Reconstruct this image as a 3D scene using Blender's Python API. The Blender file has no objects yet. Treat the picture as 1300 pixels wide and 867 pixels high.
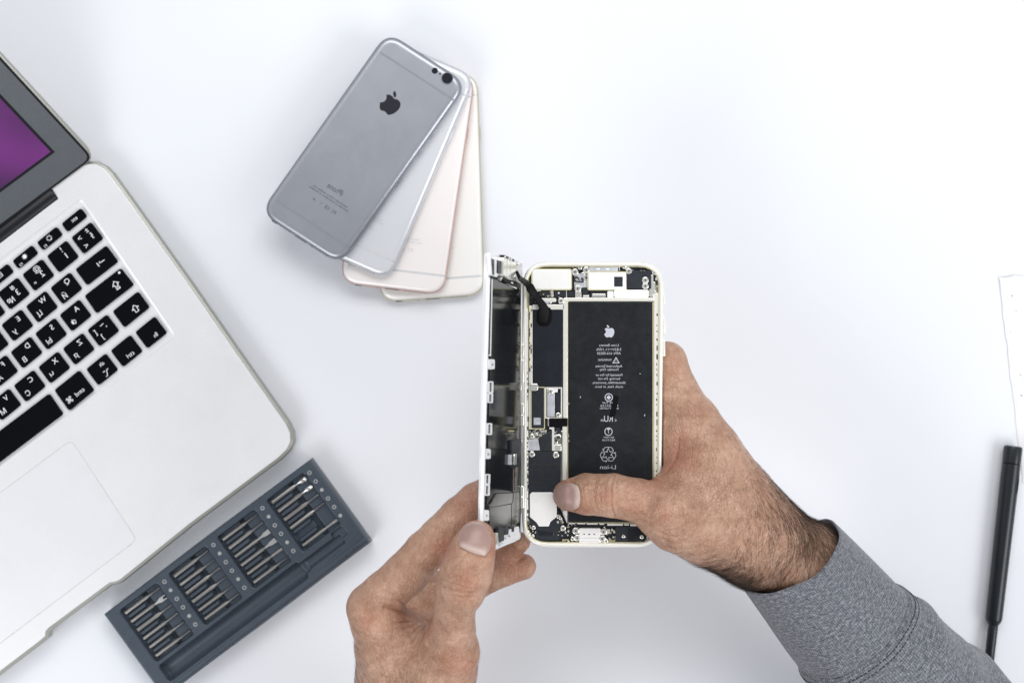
import bpy, bmesh, math, random
import numpy as np
from mathutils import Vector, Matrix
random.seed(7); rng = np.random.default_rng(7)
S = bpy.context.scene
COL = S.collection
H = 0.9                      # camera height above the desk, metres
CX, CY, MPP = 650.0, 433.5, 0.0005
CAM = Vector((0, 0, H))

# ------------------------------------------------------------------ geometry helpers
def P(px, py, z=0.0):
    k = MPP * (H - z) / H
    return Vector(((px - CX) * k, -(py - CY) * k, z))

class Plane:
    def __init__(s, o, n): s.o = Vector(o); s.n = Vector(n).normalized()
    def at(s, px, py, h=0.0):
        d = P(px, py, 0) - CAM
        t = ((s.o + s.n * h) - CAM).dot(s.n) / d.dot(s.n)
        return CAM + d * t
def level(z): return Plane((0, 0, z), (0, 0, 1))

def roundpoly(pts, r, n=5):
    out = []; m = len(pts)
    rs = r if isinstance(r, (list, tuple)) else [r] * m
    for i in range(m):
        a, b, c = (Vector(pts[(i + k - 1) % m]) for k in range(3))
        r_ = rs[i]
        if r_ <= 0: out.append((b.x, b.y)); continue
        u = (a - b); v = (c - b)
        lu, lv = u.length, v.length
        u /= lu; v /= lv
        ang = math.acos(max(-1, min(1, u.dot(v))))
        t = min(r_ / math.tan(ang / 2), lu * .49, lv * .49)
        p0 = b + u * t; p1 = b + v * t
        for k in range(n + 1):
            f = k / n
            q = p0 * (1 - f) ** 2 + b * 2 * f * (1 - f) * 1.0 + p1 * f ** 2
            # blend the quadratic corner towards a circular one
            out.append((q.x, q.y))
    return out
def rect(x0, y0, x1, y1): return [(x0, y0), (x1, y0), (x1, y1), (x0, y1)]
def circ(cx, cy, r, n=20, ry=None):
    ry = ry or r
    return [(cx + r * math.cos(2 * math.pi * i / n), cy + ry * math.sin(2 * math.pi * i / n)) for i in range(n)]

def inset3(pts, n, d):
    """inset a planar 3-D loop by d metres"""
    m = len(pts); out = []
    area = Vector((0, 0, 0))
    for i in range(m): area += pts[i].cross(pts[(i + 1) % m])
    sgn = 1 if area.dot(n) > 0 else -1
    for i in range(m):
        a, b, c = pts[i - 1], pts[i], pts[(i + 1) % m]
        e1 = (b - a); e2 = (c - b)
        if e1.length < 1e-9: e1 = e2
        if e2.length < 1e-9: e2 = e1
        n1 = n.cross(e1.normalized()) * sgn; n2 = n.cross(e2.normalized()) * sgn
        mm = n1 + n2
        if mm.length < 1e-6: mm = n1
        mm.normalize()
        out.append(b + mm * d / max(.4, mm.dot(n1)))
    return out

def loft(bm, rings, cap0=True, cap1=True, close=True):
    vs = [[bm.verts.new(p) for p in r] for r in rings]
    m = len(rings[0])
    for a, b in zip(vs, vs[1:]):
        for i in range(m if close else m - 1):
            j = (i + 1) % m
            try: bm.faces.new((a[i], a[j], b[j], b[i]))
            except ValueError: pass
    if cap0: bm.faces.new(list(reversed(vs[0])))
    if cap1: bm.faces.new(vs[-1])
    return vs

def prism(bm, pts, pl, h0, h1, bev=0.0, seg=2):
    """pixel outline seen on the plane pl offset h1, extruded down to h0, top edge bevelled"""
    n = pl.n
    top = [pl.at(x, y, h1) for x, y in pts]
    rings = [[p + n * (h0 - h1) for p in top]]
    if bev > 0:
        for k in range(seg + 1):
            a = math.pi / 2 * k / seg
            d = bev * (1 - math.cos(a)); hh = -bev + bev * math.sin(a)
            rings.append([p + n * hh for p in inset3(top, n, d)])
    else: rings.append(top)
    loft(bm, rings)

def ring_prism(bm, outer, inner, pl, h0, h1, bev=0.0):
    n = pl.n
    O = [pl.at(x, y, h1) for x, y in outer]; I = [pl.at(x, y, h1) for x, y in inner]
    R = [[p + n * (h0 - h1) for p in I], [p + n * (h0 - h1) for p in O]]
    if bev > 0:
        for k in range(4):
            a = math.pi / 2 * k / 3
            R.append([p + n * (-bev + bev * math.sin(a)) for p in inset3(O, n, bev * (1 - math.cos(a)))])
        b2 = bev * .3
        R.append([p for p in inset3(I, n, -b2)]); R.append([p - n * b2 for p in I])
    else: R += [O, I]
    R.append(R[0])
    vs = [[bm.verts.new(p) for p in r] for r in R[:-1]]; vs.append(vs[0])
    m = len(outer)
    for a, b in zip(vs, vs[1:]):
        for i in range(m):
            j = (i + 1) % m
            bm.faces.new((a[i], a[j], b[j], b[i]))

def tube(bm, pts, r, n=8, flat=None, cap=True):
    """tube through 3-D points; r scalar or list; flat=(normal, factor) squashes it"""
    m = len(pts); rings = []
    rr = r if isinstance(r, (list, tuple)) else [r] * m
    prev = None
    for i in range(m):
        t = (pts[min(i + 1, m - 1)] - pts[max(i - 1, 0)]).normalized()
        if flat:
            up = (flat[0] - t * flat[0].dot(t)).normalized()
        else:
            ref = prev if prev is not None else (Vector((0, 0, 1)) if abs(t.z) < .9 else Vector((1, 0, 0)))
            up = (ref - t * ref.dot(t)).normalized()
        prev = up
        sd = t.cross(up)
        fu = flat[1] if flat else 1
        rings.append([pts[i] + sd * rr[i] * math.cos(2 * math.pi * k / n) + up * rr[i] * fu * math.sin(2 * math.pi * k / n) for k in range(n)])
    loft(bm, rings, cap, cap)

def lathe(bm, a, b, prof, n=28):
    """revolve (s, r) pairs, s in metres from a towards b"""
    d = (b - a).normalized()
    u = Vector((0, 0, 1)); u = (u - d * u.dot(d)).normalized(); w = d.cross(u)
    loft(bm, [[a + d * s + (u * math.sin(2 * math.pi * k / n) + w * math.cos(2 * math.pi * k / n)) * max(r, 1e-5) for k in range(n)] for s, r in prof])

# ------------------------------------------------------------------ objects
WL = {}
def world_loc(o): return WL.get(o.name, Vector((0, 0, 0)))
def empty(name, loc):
    o = bpy.data.objects.new(name, None); COL.objects.link(o); o.empty_display_size = .01
    o.location = loc; WL[o.name] = Vector(loc); return o
def obj(name, bm, mat, parent=None, smooth=True, angle=40, caps=True):
    bm.verts.ensure_lookup_table()
    bmesh.ops.recalc_face_normals(bm, faces=bm.faces)
    if smooth:
        for f in bm.faces: f.smooth = True
        ca = math.radians(angle)
        for e in bm.edges:
            if len(e.link_faces) == 2 and (e.calc_face_angle(0) > ca or (caps and max(len(f.verts) for f in e.link_faces) > 4)): e.smooth = False
    mn = Vector((min(v.co[i] for v in bm.verts) for i in range(3)))
    mx = Vector((max(v.co[i] for v in bm.verts) for i in range(3)))
    c = (mn + mx) / 2
    if parent is None: c.z = mn.z
    for v in bm.verts: v.co -= c
    me = bpy.data.meshes.new(name); bm.to_mesh(me); bm.free()
    me.materials.append(mat)
    return link(name, me, c, parent)
def link(name, me, c, parent=None):
    o = bpy.data.objects.new(name, me); COL.objects.link(o)
    if parent: o.parent = parent; o.location = c - world_loc(parent)
    else: o.location = c
    WL[o.name] = Vector(c); return o
def tag(o, label, cat, group=None):
    o['label'] = label; o['category'] = cat
    if group: o['group'] = group
    return o
def np_obj(name, V, F, mat, parent=None, smooth=True, attrs=None, uv=None):
    V = np.asarray(V, dtype=np.float64)
    c = (V.min(0) + V.max(0)) / 2
    if parent is None: c[2] = V[:, 2].min()
    me = bpy.data.meshes.new(name)
    me.from_pydata((V - c).tolist(), [], F.tolist() if hasattr(F, 'tolist') else F)
    if smooth: me.polygons.foreach_set('use_smooth', [True] * len(me.polygons))
    for k, a in (attrs or {}).items():
        at = me.attributes.new(k, 'FLOAT', 'POINT'); at.data.foreach_set('value', np.asarray(a, dtype=np.float32))
    if uv is not None:
        ul = me.uv_layers.new(name='UVMap')
        li = np.empty(len(me.loops), dtype=np.int32); me.loops.foreach_get('vertex_index', li)
        ul.data.foreach_set('uv', np.asarray(uv, dtype=np.float32)[li].ravel())
    me.update(); me.materials.append(mat)
    return link(name, me, Vector(c), parent)

# ------------------------------------------------------------------ materials
def nodes(name):
    m = bpy.data.materials.new(name); m.use_nodes = True
    nt = m.node_tree; b = nt.nodes['Principled BSDF']; return m, nt, b
def N(nt, t, **kw):
    n = nt.nodes.new(t)
    for k, v in kw.items():
        if k in n.inputs: n.inputs[k].default_value = v
        else: setattr(n, k, v)
    return n
def mat(name, col, rough=.5, metal=0.0, var=.06, scale=400, bump=0.0, bscale=1500, spec=.5, coat=0.0, dirt=0.0, rvar=0.0, **kw):
    m, nt, b = nodes(name)
    tc = N(nt, 'ShaderNodeTexCoord')
    no = N(nt, 'ShaderNodeTexNoise', Scale=scale, Detail=5.0)
    nt.links.new(tc.outputs['Object'], no.inputs['Vector'])
    cr = N(nt, 'ShaderNodeValToRGB')
    cr.color_ramp.elements[0].position = .3; cr.color_ramp.elements[1].position = .7
    lo = [max(0, c * (1 - var)) for c in col]; hi = [min(1, c * (1 + var)) for c in col]
    cr.color_ramp.elements[0].color = (*lo, 1); cr.color_ramp.elements[1].color = (*hi, 1)
    nt.links.new(no.outputs['Fac'], cr.inputs['Fac'])
    out = cr.outputs['Color']
    if dirt > 0:
        n2 = N(nt, 'ShaderNodeTexNoise', Scale=60.0, Detail=8.0, Roughness=.7)
        nt.links.new(tc.outputs['Object'], n2.inputs['Vector'])
        r2 = N(nt, 'ShaderNodeMapRange'); r2.inputs['From Min'].default_value = .5; r2.inputs['From Max'].default_value = .75
        r2.inputs['To Max'].default_value = dirt
        nt.links.new(n2.outputs['Fac'], r2.inputs['Value'])
        mx = N(nt, 'ShaderNodeMix', data_type='RGBA')
        mx.inputs['B'].default_value = (*[min(1, c * 2 + .06) for c in col], 1)
        nt.links.new(r2.outputs['Result'], mx.inputs['Factor']); nt.links.new(out, mx.inputs['A'])
        out = mx.outputs['Result']
    nt.links.new(out, b.inputs['Base Color'])
    b.inputs['Roughness'].default_value = rough; b.inputs['Metallic'].default_value = metal
    b.inputs['Specular IOR Level'].default_value = spec; b.inputs['Coat Weight'].default_value = coat
    if rvar > 0:      # smudges and fine wear in the gloss
        n5 = N(nt, 'ShaderNodeTexNoise', Scale=35.0, Detail=9.0, Roughness=.75, Distortion=.6)
        nt.links.new(tc.outputs['Object'], n5.inputs['Vector'])
        r5 = N(nt, 'ShaderNodeMapRange'); r5.inputs['From Min'].default_value = .35; r5.inputs['From Max'].default_value = .7
        r5.inputs['To Min'].default_value = max(.05, rough - rvar); r5.inputs['To Max'].default_value = rough + rvar
        nt.links.new(n5.outputs['Fac'], r5.inputs['Value']); nt.links.new(r5.outputs['Result'], b.inputs['Roughness'])
    if bump > 0:
        n3 = N(nt, 'ShaderNodeTexNoise', Scale=bscale, Detail=3.0)
        nt.links.new(tc.outputs['Object'], n3.inputs['Vector'])
        bp = N(nt, 'ShaderNodeBump', Strength=bump, Distance=.0004)
        nt.links.new(n3.outputs['Fac'], bp.inputs['Height']); nt.links.new(bp.outputs['Normal'], b.inputs['Normal'])
    return m
M = {}
M['desk'] = mat('desk_white', (.775, .80, .845), .55, var=.012, scale=9, bump=.03, bscale=900, spec=.3)
M['alu'] = mat('aluminium', (.82, .83, .85), .42, 0.35, .022, 1200, bump=.05, bscale=4000, rvar=.04)
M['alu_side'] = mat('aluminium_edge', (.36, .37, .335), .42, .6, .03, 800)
M['alu_well'] = mat('aluminium_keyboard_well', (.82, .83, .85), .4, .3, .02, 1200)
M['pad'] = mat('trackpad', (.81, .82, .85), .40, .30, .012, 900, rvar=.04)
M['padline'] = mat('trackpad_gap', (.58, .59, .59), .6, 0, .1)
M['key'] = mat('key_plastic', (.0022, .003, .0045), .6, 0, .2, 900, bump=.05, bscale=5000, spec=.05)
M['legend'] = mat('legend_white', (.85, .87, .9), .6, 0, .03)
M['hinge'] = mat('hinge_black', (.006, .007, .011), .35, 0, .2, spec=.3)
M['gasket'] = mat('gasket_black', (.008, .009, .012), .5, 0, .1, spec=.2)
M['bezel'] = mat('bezel_grey', (.100, .112, .126), .42, .2, .07, 900, bump=.1, bscale=3500, dirt=.05)
M['case'] = mat('case_blue_grey', (.062, .080, .104), .32, .25, .10, 1800, bump=.12, bscale=3500, spec=.45, dirt=.06, rvar=.08)
M['mark'] = mat('case_print', (.36, .37, .37), .6, 0, .1)
M['steel'] = mat('bit_steel', (.40, .39, .37), .38, .7, .10, 900)
M['steel_dark'] = mat('bit_tip_dark', (.22, .22, .225), .35, .85, .15, 900)
M['steel_bright'] = mat('bit_tip_bright', (.80, .80, .78), .25, .9, .05, 900)
M['handle'] = mat('handle_black', (.020, .025, .03), .30, .35, .12, 1500, bump=.06, bscale=4000)
M['paper'] = mat('speckled_sheet', (.795, .80, .81), .7, 0, .04, 130, bump=.3, bscale=400)
M['speck'] = mat('speck_dark', (.30, .30, .30), .8, 0, .2)
M['space_grey'] = mat('space_grey_metal', (.40, .42, .462), .34, .62, .02, 1500, bump=.03, bscale=4000, rvar=.035)
M['silver'] = mat('silver_metal', (.75, .775, .81), .30, .3, .015, 1500, rvar=.02)
M['rose'] = mat('rose_gold_metal', (.92, .875, .86), .30, .12, .015, 1500, rvar=.02)
M['gold'] = mat('gold_metal', (.91, .90, .87), .30, .1, .015, 1500, rvar=.02)
M['rose_edge'] = mat('rose_gold_edge_shade', (.62, .42, .38), .33, .75, .03, 1500)  # four edge metals: back metal darkened, shade of the curved edge put into colour
M['gold_edge'] = mat('gold_edge', (.60, .56, .42), .33, .75, .03, 1500)  # gold metal with the rim's shade painted in
M['silver_edge_shade'] = mat('silver_edge_shade', (.62, .64, .68), .3, .75, .03, 1500)
M['grey_edge'] = mat('space_grey_edge_shade', (.30, .315, .35), .3, .75, .03, 1500)
M['band_dark'] = mat('antenna_band_grey', (.235, .25, .275), .5, 0, .03)
M['band_light'] = mat('antenna_band_pale', (.60, .61, .63), .5, 0, .03)
M['lens'] = mat('lens_black', (.004, .005, .010), .08, 0, .1, coat=1.0)
M['ink'] = mat('logo_black', (.012, .013, .02), .3, 0, .1)
M['ink_grey'] = mat('print_grey', (.075, .085, .10), .5, 0, .1)
M['port'] = mat('port_dark', (.02, .02, .018), .6, 0, .1)
M['pframe'] = mat('phone_frame_pale_gold', (.91, .895, .83), .3, .35, .02, 700)
M['gold_trim'] = mat('gold_trim', (.86, .80, .48), .35, .5, .05, 500)
M['ptray'] = mat('phone_tray', (.52, .52, .46), .45, .4, .35, 260)
M['shield'] = mat('shield_white_metal', (.95, .95, .93), .35, .15, .015, 300)
M['nickel'] = mat('nickel', (.90, .89, .82), .2, .7, .06, 500)
M['board'] = mat('board_dark', (.014, .018, .024), .45, 0, .3, 500)
M['battery'] = mat('battery_black', (.0115, .0135, .0165), .42, 0, .25, 300, bump=.2, bscale=260, dirt=.16, spec=.24)
M['film'] = mat('graphite_film', (.012, .015, .021), .22, 0, .15, 120, bump=.35, bscale=90, dirt=.05, spec=.5)
M['module'] = mat('module_dark_grey', (.022, .027, .034), .5, 0, .15, 600, dirt=.04, spec=.28)
M['tape'] = mat('tape_black', (.004, .004, .005), .45, 0, .2, spec=.12)
M['flex'] = mat('flex_grey_plastic', (.52, .53, .58), .22, 0, .15, 200)
M['brass'] = mat('brass_contact', (.80, .66, .36), .3, .8, .08, 600)
M['white_plastic'] = mat('white_plastic', (.84, .85, .87), .35, 0, .02, 400)
M['plate'] = mat('display_back_plate', (.007, .008, .0095), .12, 0, .2, 60, bump=.14, bscale=40, spec=.20)
M['plate2'] = mat('home_plate_grey', (.17, .17, .165), .2, .9, .1, 80, bump=.06, bscale=60)
M['print'] = mat('battery_print', (.52, .54, .60), .6, 0, .05)
M['stitch'] = mat('stitch_dark', (.03, .036, .05), .9, 0, .2)

# ------------------------------------------------------------------ lettering
GC = {}
def glyphs(s):
    if s in GC: return GC[s]
    cu = bpy.data.curves.new('t', 'FONT'); cu.body = s; cu.size = 1; cu.align_x = 'CENTER'; cu.align_y = 'CENTER'
    cu.offset = 0.0; cu.resolution_u = 3
    o = bpy.data.objects.new('t', cu); COL.objects.link(o)
    dg = bpy.context.evaluated_depsgraph_get(); dg.update()
    me = o.evaluated_get(dg).to_mesh()
    V = [(v.co.x, v.co.y) for v in me.vertices]; F = [list(p.vertices) for p in me.polygons]
    o.evaluated_get(dg).to_mesh_clear()
    bpy.data.objects.remove(o); bpy.data.curves.remove(cu)
    if V:  # centre
        xs = [v[0] for v in V]; ys = [v[1] for v in V]
        cx = (min(xs) + max(xs)) / 2; cy = (min(ys) + max(ys)) / 2
        V = [(x - cx, y - cy) for x, y in V]
    GC[s] = (V, F); return GC[s]
def write(bm, s, cx, cy, size, ux, uy, pl, h, width=None):
    """lettering laid on a plane; ux, uy are pixel directions of reading and of up"""
    V, F = glyphs(s)
    if not V: return
    sx = 1.0
    if width:
        w = max(v[0] for v in V) - min(v[0] for v in V)
        sx = width / (w * size)
    vs = [bm.verts.new(pl.at(cx + x * size * sx * ux[0] + y * size * uy[0], cy + x * size * sx * ux[1] + y * size * uy[1], h)) for x, y in V]
    for f in F:
        try: bm.faces.new([vs[i] for i in f])
        except ValueError: pass
def fill_poly(bm, pts, pl, h):
    vs = [bm.verts.new(pl.at(x, y, h)) for x, y in pts]
    es = [bm.edges.new((vs[i], vs[(i + 1) % len(vs)])) for i in range(len(vs))]
    bmesh.ops.triangle_fill(bm, use_beauty=True, use_dissolve=False, edges=es)
A_BODY = [(12.152, 6.896), [(-.948, 0, -2.415, -1.078, -3.96, -1.04), (-2.04, .027, -3.91, 1.183, -4.961, 3.014), (-2.117, 3.675, -.546, 9.103, 1.519, 12.09), (1.013, 1.454, 2.208, 3.09, 3.792, 3.039), (1.52, -.065, 2.09, -.987, 3.935, -.987), (1.831, 0, 2.35, .987, 3.96, .948), (1.637, -.026, 2.676, -1.48, 3.676, -2.948), (1.156, -1.688, 1.636, -3.325, 1.662, -3.415), (-.039, -.013, -3.182, -1.221, -3.22, -4.857), (-.026, -3.04, 2.48, -4.494, 2.597, -4.559), (-1.429, -2.09, -3.623, -2.324, -4.39, -2.376), (-2, -.156, -3.675, 1.09, -4.61, 1.09)]]
A_LEAF = [(15.53, 3.83), [(.843, -1.012, 1.4, -2.427, 1.245, -3.83), (-1.207, .052, -2.662, .805, -3.532, 1.818), (-.78, .896, -1.454, 2.338, -1.273, 3.714), (1.338, .104, 2.715, -.688, 3.559, -1.701)]]
def fruit(bm, cx, cy, hgt, ux, uy, pl, h):
    for start, segs in (A_BODY, A_LEAF):
        x, y = start; pts = []
        for a, b, c, d, e, f in segs:
            for k in range(6):
                t = k / 6; s = 1 - t
                pts.append((x + 3 * s * s * t * a + 3 * s * t * t * c + t ** 3 * e, y + 3 * s * s * t * b + 3 * s * t * t * d + t ** 3 * f))
            x += e; y += f
        q = hgt / 24
        fill_poly(bm, [(cx + (X - 12) * q * ux[0] - (Y - 12) * q * uy[0], cy + (X - 12) * q * ux[1] - (Y - 12) * q * uy[1]) for X, Y in pts], pl, h)

# ------------------------------------------------------------------ camera, world, light
cam = bpy.data.cameras.new('camera'); cam.sensor_width = 36; cam.lens = 36 * H / .65
cam.clip_start = .01; cam.clip_end = 50
cam.dof.use_dof = True; cam.dof.focus_distance = H - .122; cam.dof.aperture_fstop = 9
co = bpy.data.objects.new('camera', cam); COL.objects.link(co); co.location = CAM
S.camera = co
w = bpy.data.worlds.new('World'); S.world = w; w.use_nodes = True
nt = w.node_tree; bg = nt.nodes['Background']
tc = N(nt, 'ShaderNodeTexCoord'); sp = N(nt, 'ShaderNodeSeparateXYZ')
nt.links.new(tc.outputs['Generated'], sp.inputs[0])
cr = N(nt, 'ShaderNodeValToRGB')          # a pale room: light walls, dimmer ceiling overhead
els = cr.color_ramp.elements
els[0].position = 0; els[0].color = (.50, .52, .56, 1)
els[1].position = 1; els[1].color = (.44, .46, .50, 1)
e = els.new(.30); e.color = (.70, .72, .76, 1)
e = els.new(.45); e.color = (1.02, 1.04, 1.08, 1)
e = els.new(.80); e.color = (1.02, 1.04, 1.08, 1)
e = els.new(.90); e.color = (.48, .50, .54, 1)
nt.links.new(sp.outputs['Z'], cr.inputs['Fac']); nt.links.new(cr.outputs['Color'], bg.inputs['Color'])
bg.inputs['Strength'].default_value = .62
def area(name, loc, tgt, sx, sy, energy, col):
    l = bpy.data.lights.new(name, 'AREA'); l.shape = 'RECTANGLE'; l.size = sx; l.size_y = sy; l.energy = energy; l.color = col
    o = bpy.data.objects.new(name, l); COL.objects.link(o); o.location = loc
    o.rotation_euler = (Vector(tgt) - Vector(loc)).to_track_quat('-Z', 'Y').to_euler()
area('window_light', (.10, 1.22, 1.55), (0, 0, 0), 1.7, .8, 19, (1, .985, .96))
area('side_light', (1.20, -.58, 1.12), (0, 0, .02), 1.0, .7, 11, (1, .99, .98))
area('front_light', (-.75, -1.15, 1.25), (0, 0, .02), 1.0, .7, 9, (1, .99, .98))
S.view_settings.view_transform = 'Standard'; S.view_settings.look = 'None'
S.view_settings.exposure = .05; S.view_settings.gamma = 1
S.render.engine = 'CYCLES'; S.cycles.max_bounces = 6

# ------------------------------------------------------------------ desk
bm = bmesh.new()
for x, y in ((-1.2, -1.0), (1.2, -1.0), (1.2, 1.0), (-1.2, 1.0)): bm.verts.new((x, y, 0))
bm.faces.new(bm.verts)
desk = obj('desk_surface', bm, M['desk']); desk['kind'] = 'structure'
# ------------------------------------------------------------------ laptop
U = Vector((-.798, .604)); Vd = Vector((.604, .798))
laptop = tag(empty('laptop', P(0, 560, 0)), 'silver laptop with black keys, open with a purple screen, at the left edge', 'laptop')
ZD = .0155
D = level(ZD)
lng = Vector((-.793, .61))
fl = Vector((367, 571)) + lng * 660; bl = Vector((112, 208)) + lng * 655
deck = [(bl.x, bl.y), (0, 307), (74, 252.5), (66, 240), (88, 223), (103, 211.5), (112, 208.5), (122, 209), (131, 213.5), (138.6, 221.3), (162, 253.5),
        (239.8, 362.4), (300, 449), (362, 537), (368, 549), (368.5, 560), (364, 570), (354, 580), (241, 664), (152, 735.5), (145, 738), (139, 739),
        (62, 796), (57.5, 801), (57, 807), (50, 813), (0, 851), (fl.x, fl.y)]
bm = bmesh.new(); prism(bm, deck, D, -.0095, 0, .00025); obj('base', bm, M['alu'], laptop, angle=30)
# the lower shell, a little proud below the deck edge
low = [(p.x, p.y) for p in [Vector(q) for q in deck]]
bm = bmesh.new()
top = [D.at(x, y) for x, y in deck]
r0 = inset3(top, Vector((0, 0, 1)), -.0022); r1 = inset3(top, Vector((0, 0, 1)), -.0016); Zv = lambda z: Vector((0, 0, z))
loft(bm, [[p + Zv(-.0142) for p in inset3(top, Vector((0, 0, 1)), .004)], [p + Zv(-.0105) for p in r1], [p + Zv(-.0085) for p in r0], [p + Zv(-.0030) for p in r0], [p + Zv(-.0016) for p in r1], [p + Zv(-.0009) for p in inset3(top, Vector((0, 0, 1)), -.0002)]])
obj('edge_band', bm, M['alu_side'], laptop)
# dark ports along the right-hand side
for (x0, y0, x1, y1) in ((140, 223.5, 154, 243), (163, 255, 176, 273), (185, 287, 196, 302), (210, 321, 221, 337), (228, 347, 243, 368)):
    bm = bmesh.new()
    a = D.at(x0, y0, -.006); b = D.at(x1, y1, -.006); d = (b - a).normalized(); s = d.cross(Vector((0, 0, 1)))
    if s.x < 0: s = -s
    q = s * .0012
    loft(bm, [[a + q + Vector((0, 0, zz)), b + q + Vector((0, 0, zz)), b - q + Vector((0, 0, zz)), a - q + Vector((0, 0, zz))] for zz in (-.0015, .0015)])
    obj('port', bm, M['port'], laptop)
# keyboard well
wl = [(103 + U.x * 560, 252 + U.y * 560), (103, 252), (223.5, 426.5), (223.5 + U.x * 560, 426.5 + U.y * 560)]
wo = roundpoly(wl, [0, 5, 5, 0], 4)
wi = roundpoly([(102.5 + U.x * 560, 260 + U.y * 560), (102.5, 260), (215.5, 425.3), (215.5 + U.x * 560, 425.3 + U.y * 560)], [0, 4, 4, 0], 4)
bm = bmesh.new()
ro = [D.at(x, y, .0003) for x, y in wo]; rm = [D.at((a[0] * 2 + b[0]) / 3, (a[1] * 2 + b[1]) / 3, .0009) for a, b in zip(wo, wi)]
ri = [D.at(x, y, .0002) for x, y in wi]
loft(bm, [[p - Vector((0, 0, .0006)) for p in ro], ro, rm, ri], True, True)
obj('keyboard_well', bm, M['alu_well'], laptop, angle=50)
# keys
KW = Vector((24.1, -19.5)) * .5 * 1.03; KH = Vector((15.2, 20.3)) * .5 * 1.03
KU = Vector((-31.15, 23.5))
TX = (-.788, .616); TY = (-.6, -.80)
KP = level(ZD + .0022)
def key(cx, cy, w=1.0, h=1.0, legends=(), quad=None):
    c = Vector((cx, cy))
    q = quad or [tuple(c - KW * w - KH * h), tuple(c + KW * w - KH * h), tuple(c + KW * w + KH * h), tuple(c - KW * w + KH * h)]
    bm = bmesh.new(); prism(bm, roundpoly(q, 3.2, 4), KP, -.0019, 0, .00035)
    k = obj('key', bm, M['key'], laptop)
    if legends:
        bm = bmesh.new()
        for s, dx, dy, size, *wd in legends:     # dx along reading, dy up, in half-key units
            write(bm, s, cx + TX[0] * dx * 15.5 - KH.x * dy, cy + TX[1] * dx * 15.5 - KH.y * dy, size, TX, TY, KP, .00004, *(wd or ()))
        if len(bm.verts): obj('key_legend', bm, M['legend'], k, smooth=False)
        else: bm.free()
def row(x, y, names, start=0, h=1.0):
    for i, l in enumerate(names):
        c = Vector((x, y)) + KU * (i + start)
        if c.x < -18: break
        key(c.x, c.y, 1, h, l)
L2 = lambda a, b: ((a, -.40, .44, 9.6), (b, .44, -.44, 9.6))
row(93.9, 279.4, [(('esc', -.05, 0, 7),), (('☀', 0, .05, 8), ('F1', .62, -.35, 5)), (('✹', 0, .05, 10), ('F2', .62, -.35, 5)), (('⊟', 0, .05, 9),)], h=.5)
row(110.4, 302.2, [(('±', -.35, .6, 9), ('§', -.45, -.1, 9), ('>', .5, .42, 10), ('<', .42, -.55, 10)),
                   (('!', -.25, .6, 10), ('1', -.3, -.15, 11)), (('@', -.2, .5, 10), ('2', -.35, -.15, 11), ('"', .55, -.45, 10)),
                   (('#', -.2, .5, 9), ('3', -.35, -.15, 11), ('№', .5, -.40, 10)), (('$', -.2, .5, 9), ('4', -.35, -.15, 11))])
key(122.3, 337, quad=[(95.2, 342), (134.5, 311.6), (149.8, 332), (110.3, 362.3)], legends=(('⇥', -.45, -.05, 13),))
row(83.7, 366, [L2('Q', 'Й'), L2('W', 'Ц'), L2('E', 'У'), L2('R', 'К')])
key(138, 368.7, quad=[(107, 375.6), (153, 340.2), (169.7, 361.5), (122.3, 398.2)], legends=(('⇪', -.75, -.05, 13),))
key(138, 368.7, quad=[(150.9, 344.9), (152.3, 345.6), (151.8, 347.2), (150.4, 346.6)]) if False else None
row(95.4, 400.4, [L2('A', 'Ф'), L2('S', 'Ы'), L2('D', 'В'), L2('F', 'А')])
key(166, 392.8, quad=[(142.6, 395.3), (175, 369.8), (189.6, 390), (157.6, 416)], legends=(('⇧', -.35, -.2, 13),))
row(130.6, 419.5, [(('~', -.2, .5, 10), ('`', -.45, .1, 12), ('[', .6, .25, 9), (']', .3, -.5, 9)), L2('Z', 'Я'), L2('X', 'Ч'), L2('C', 'С'), L2('V', 'М'), L2('B', 'И')])
row(191.5, 422, [(('fn', -.2, -.45, 8),), (('ctrl', -.1, -.5, 8),), (('alt', -.25, .45, 7), ('⌥', -.2, -.55, 10))])
key(93.9, 495.6, quad=[(68.6, 495.2), (100.2, 469.8), (119.3, 495.5), (87.5, 521.6)], legends=(('cmd', -.3, -.45, 8), ('⌘', .75, -.45, 10)))
a = Vector((62, 499.4)); b = Vector((80, 525.6)); q = U * 200
key(0, 560, quad=[tuple(a + q), tuple(a), tuple(b), tuple(b + q)])
# caps-lock lamp
bm = bmesh.new(); prism(bm, circ(151.4, 346.2, 1.6, 10), KP, 0, .00006); obj('lamp', bm, M['legend'], laptop)
# trackpad
tp = [(-200, 773), (90.5, 557.5), (174.5, 685), (2, 815.5), (-110, 900)]
tpo = roundpoly(tp, [0, 9, 9, 0, 0], 5)
cxy = Vector((20, 720))
bm = bmesh.new(); prism(bm, tpo, D, -.001, .00010); obj('trackpad_gap', bm, M['padline'], laptop)
tin = roundpoly([(-200, 774.3), (90.3, 559.0), (173.0, 684.8), (2, 814.0), (-110, 898.5)], [0, 8, 8, 0, 0], 5)
bm = bmesh.new(); prism(bm, tin, D, -.001, .00016); obj('trackpad', bm, M['pad'], laptop)
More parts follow.
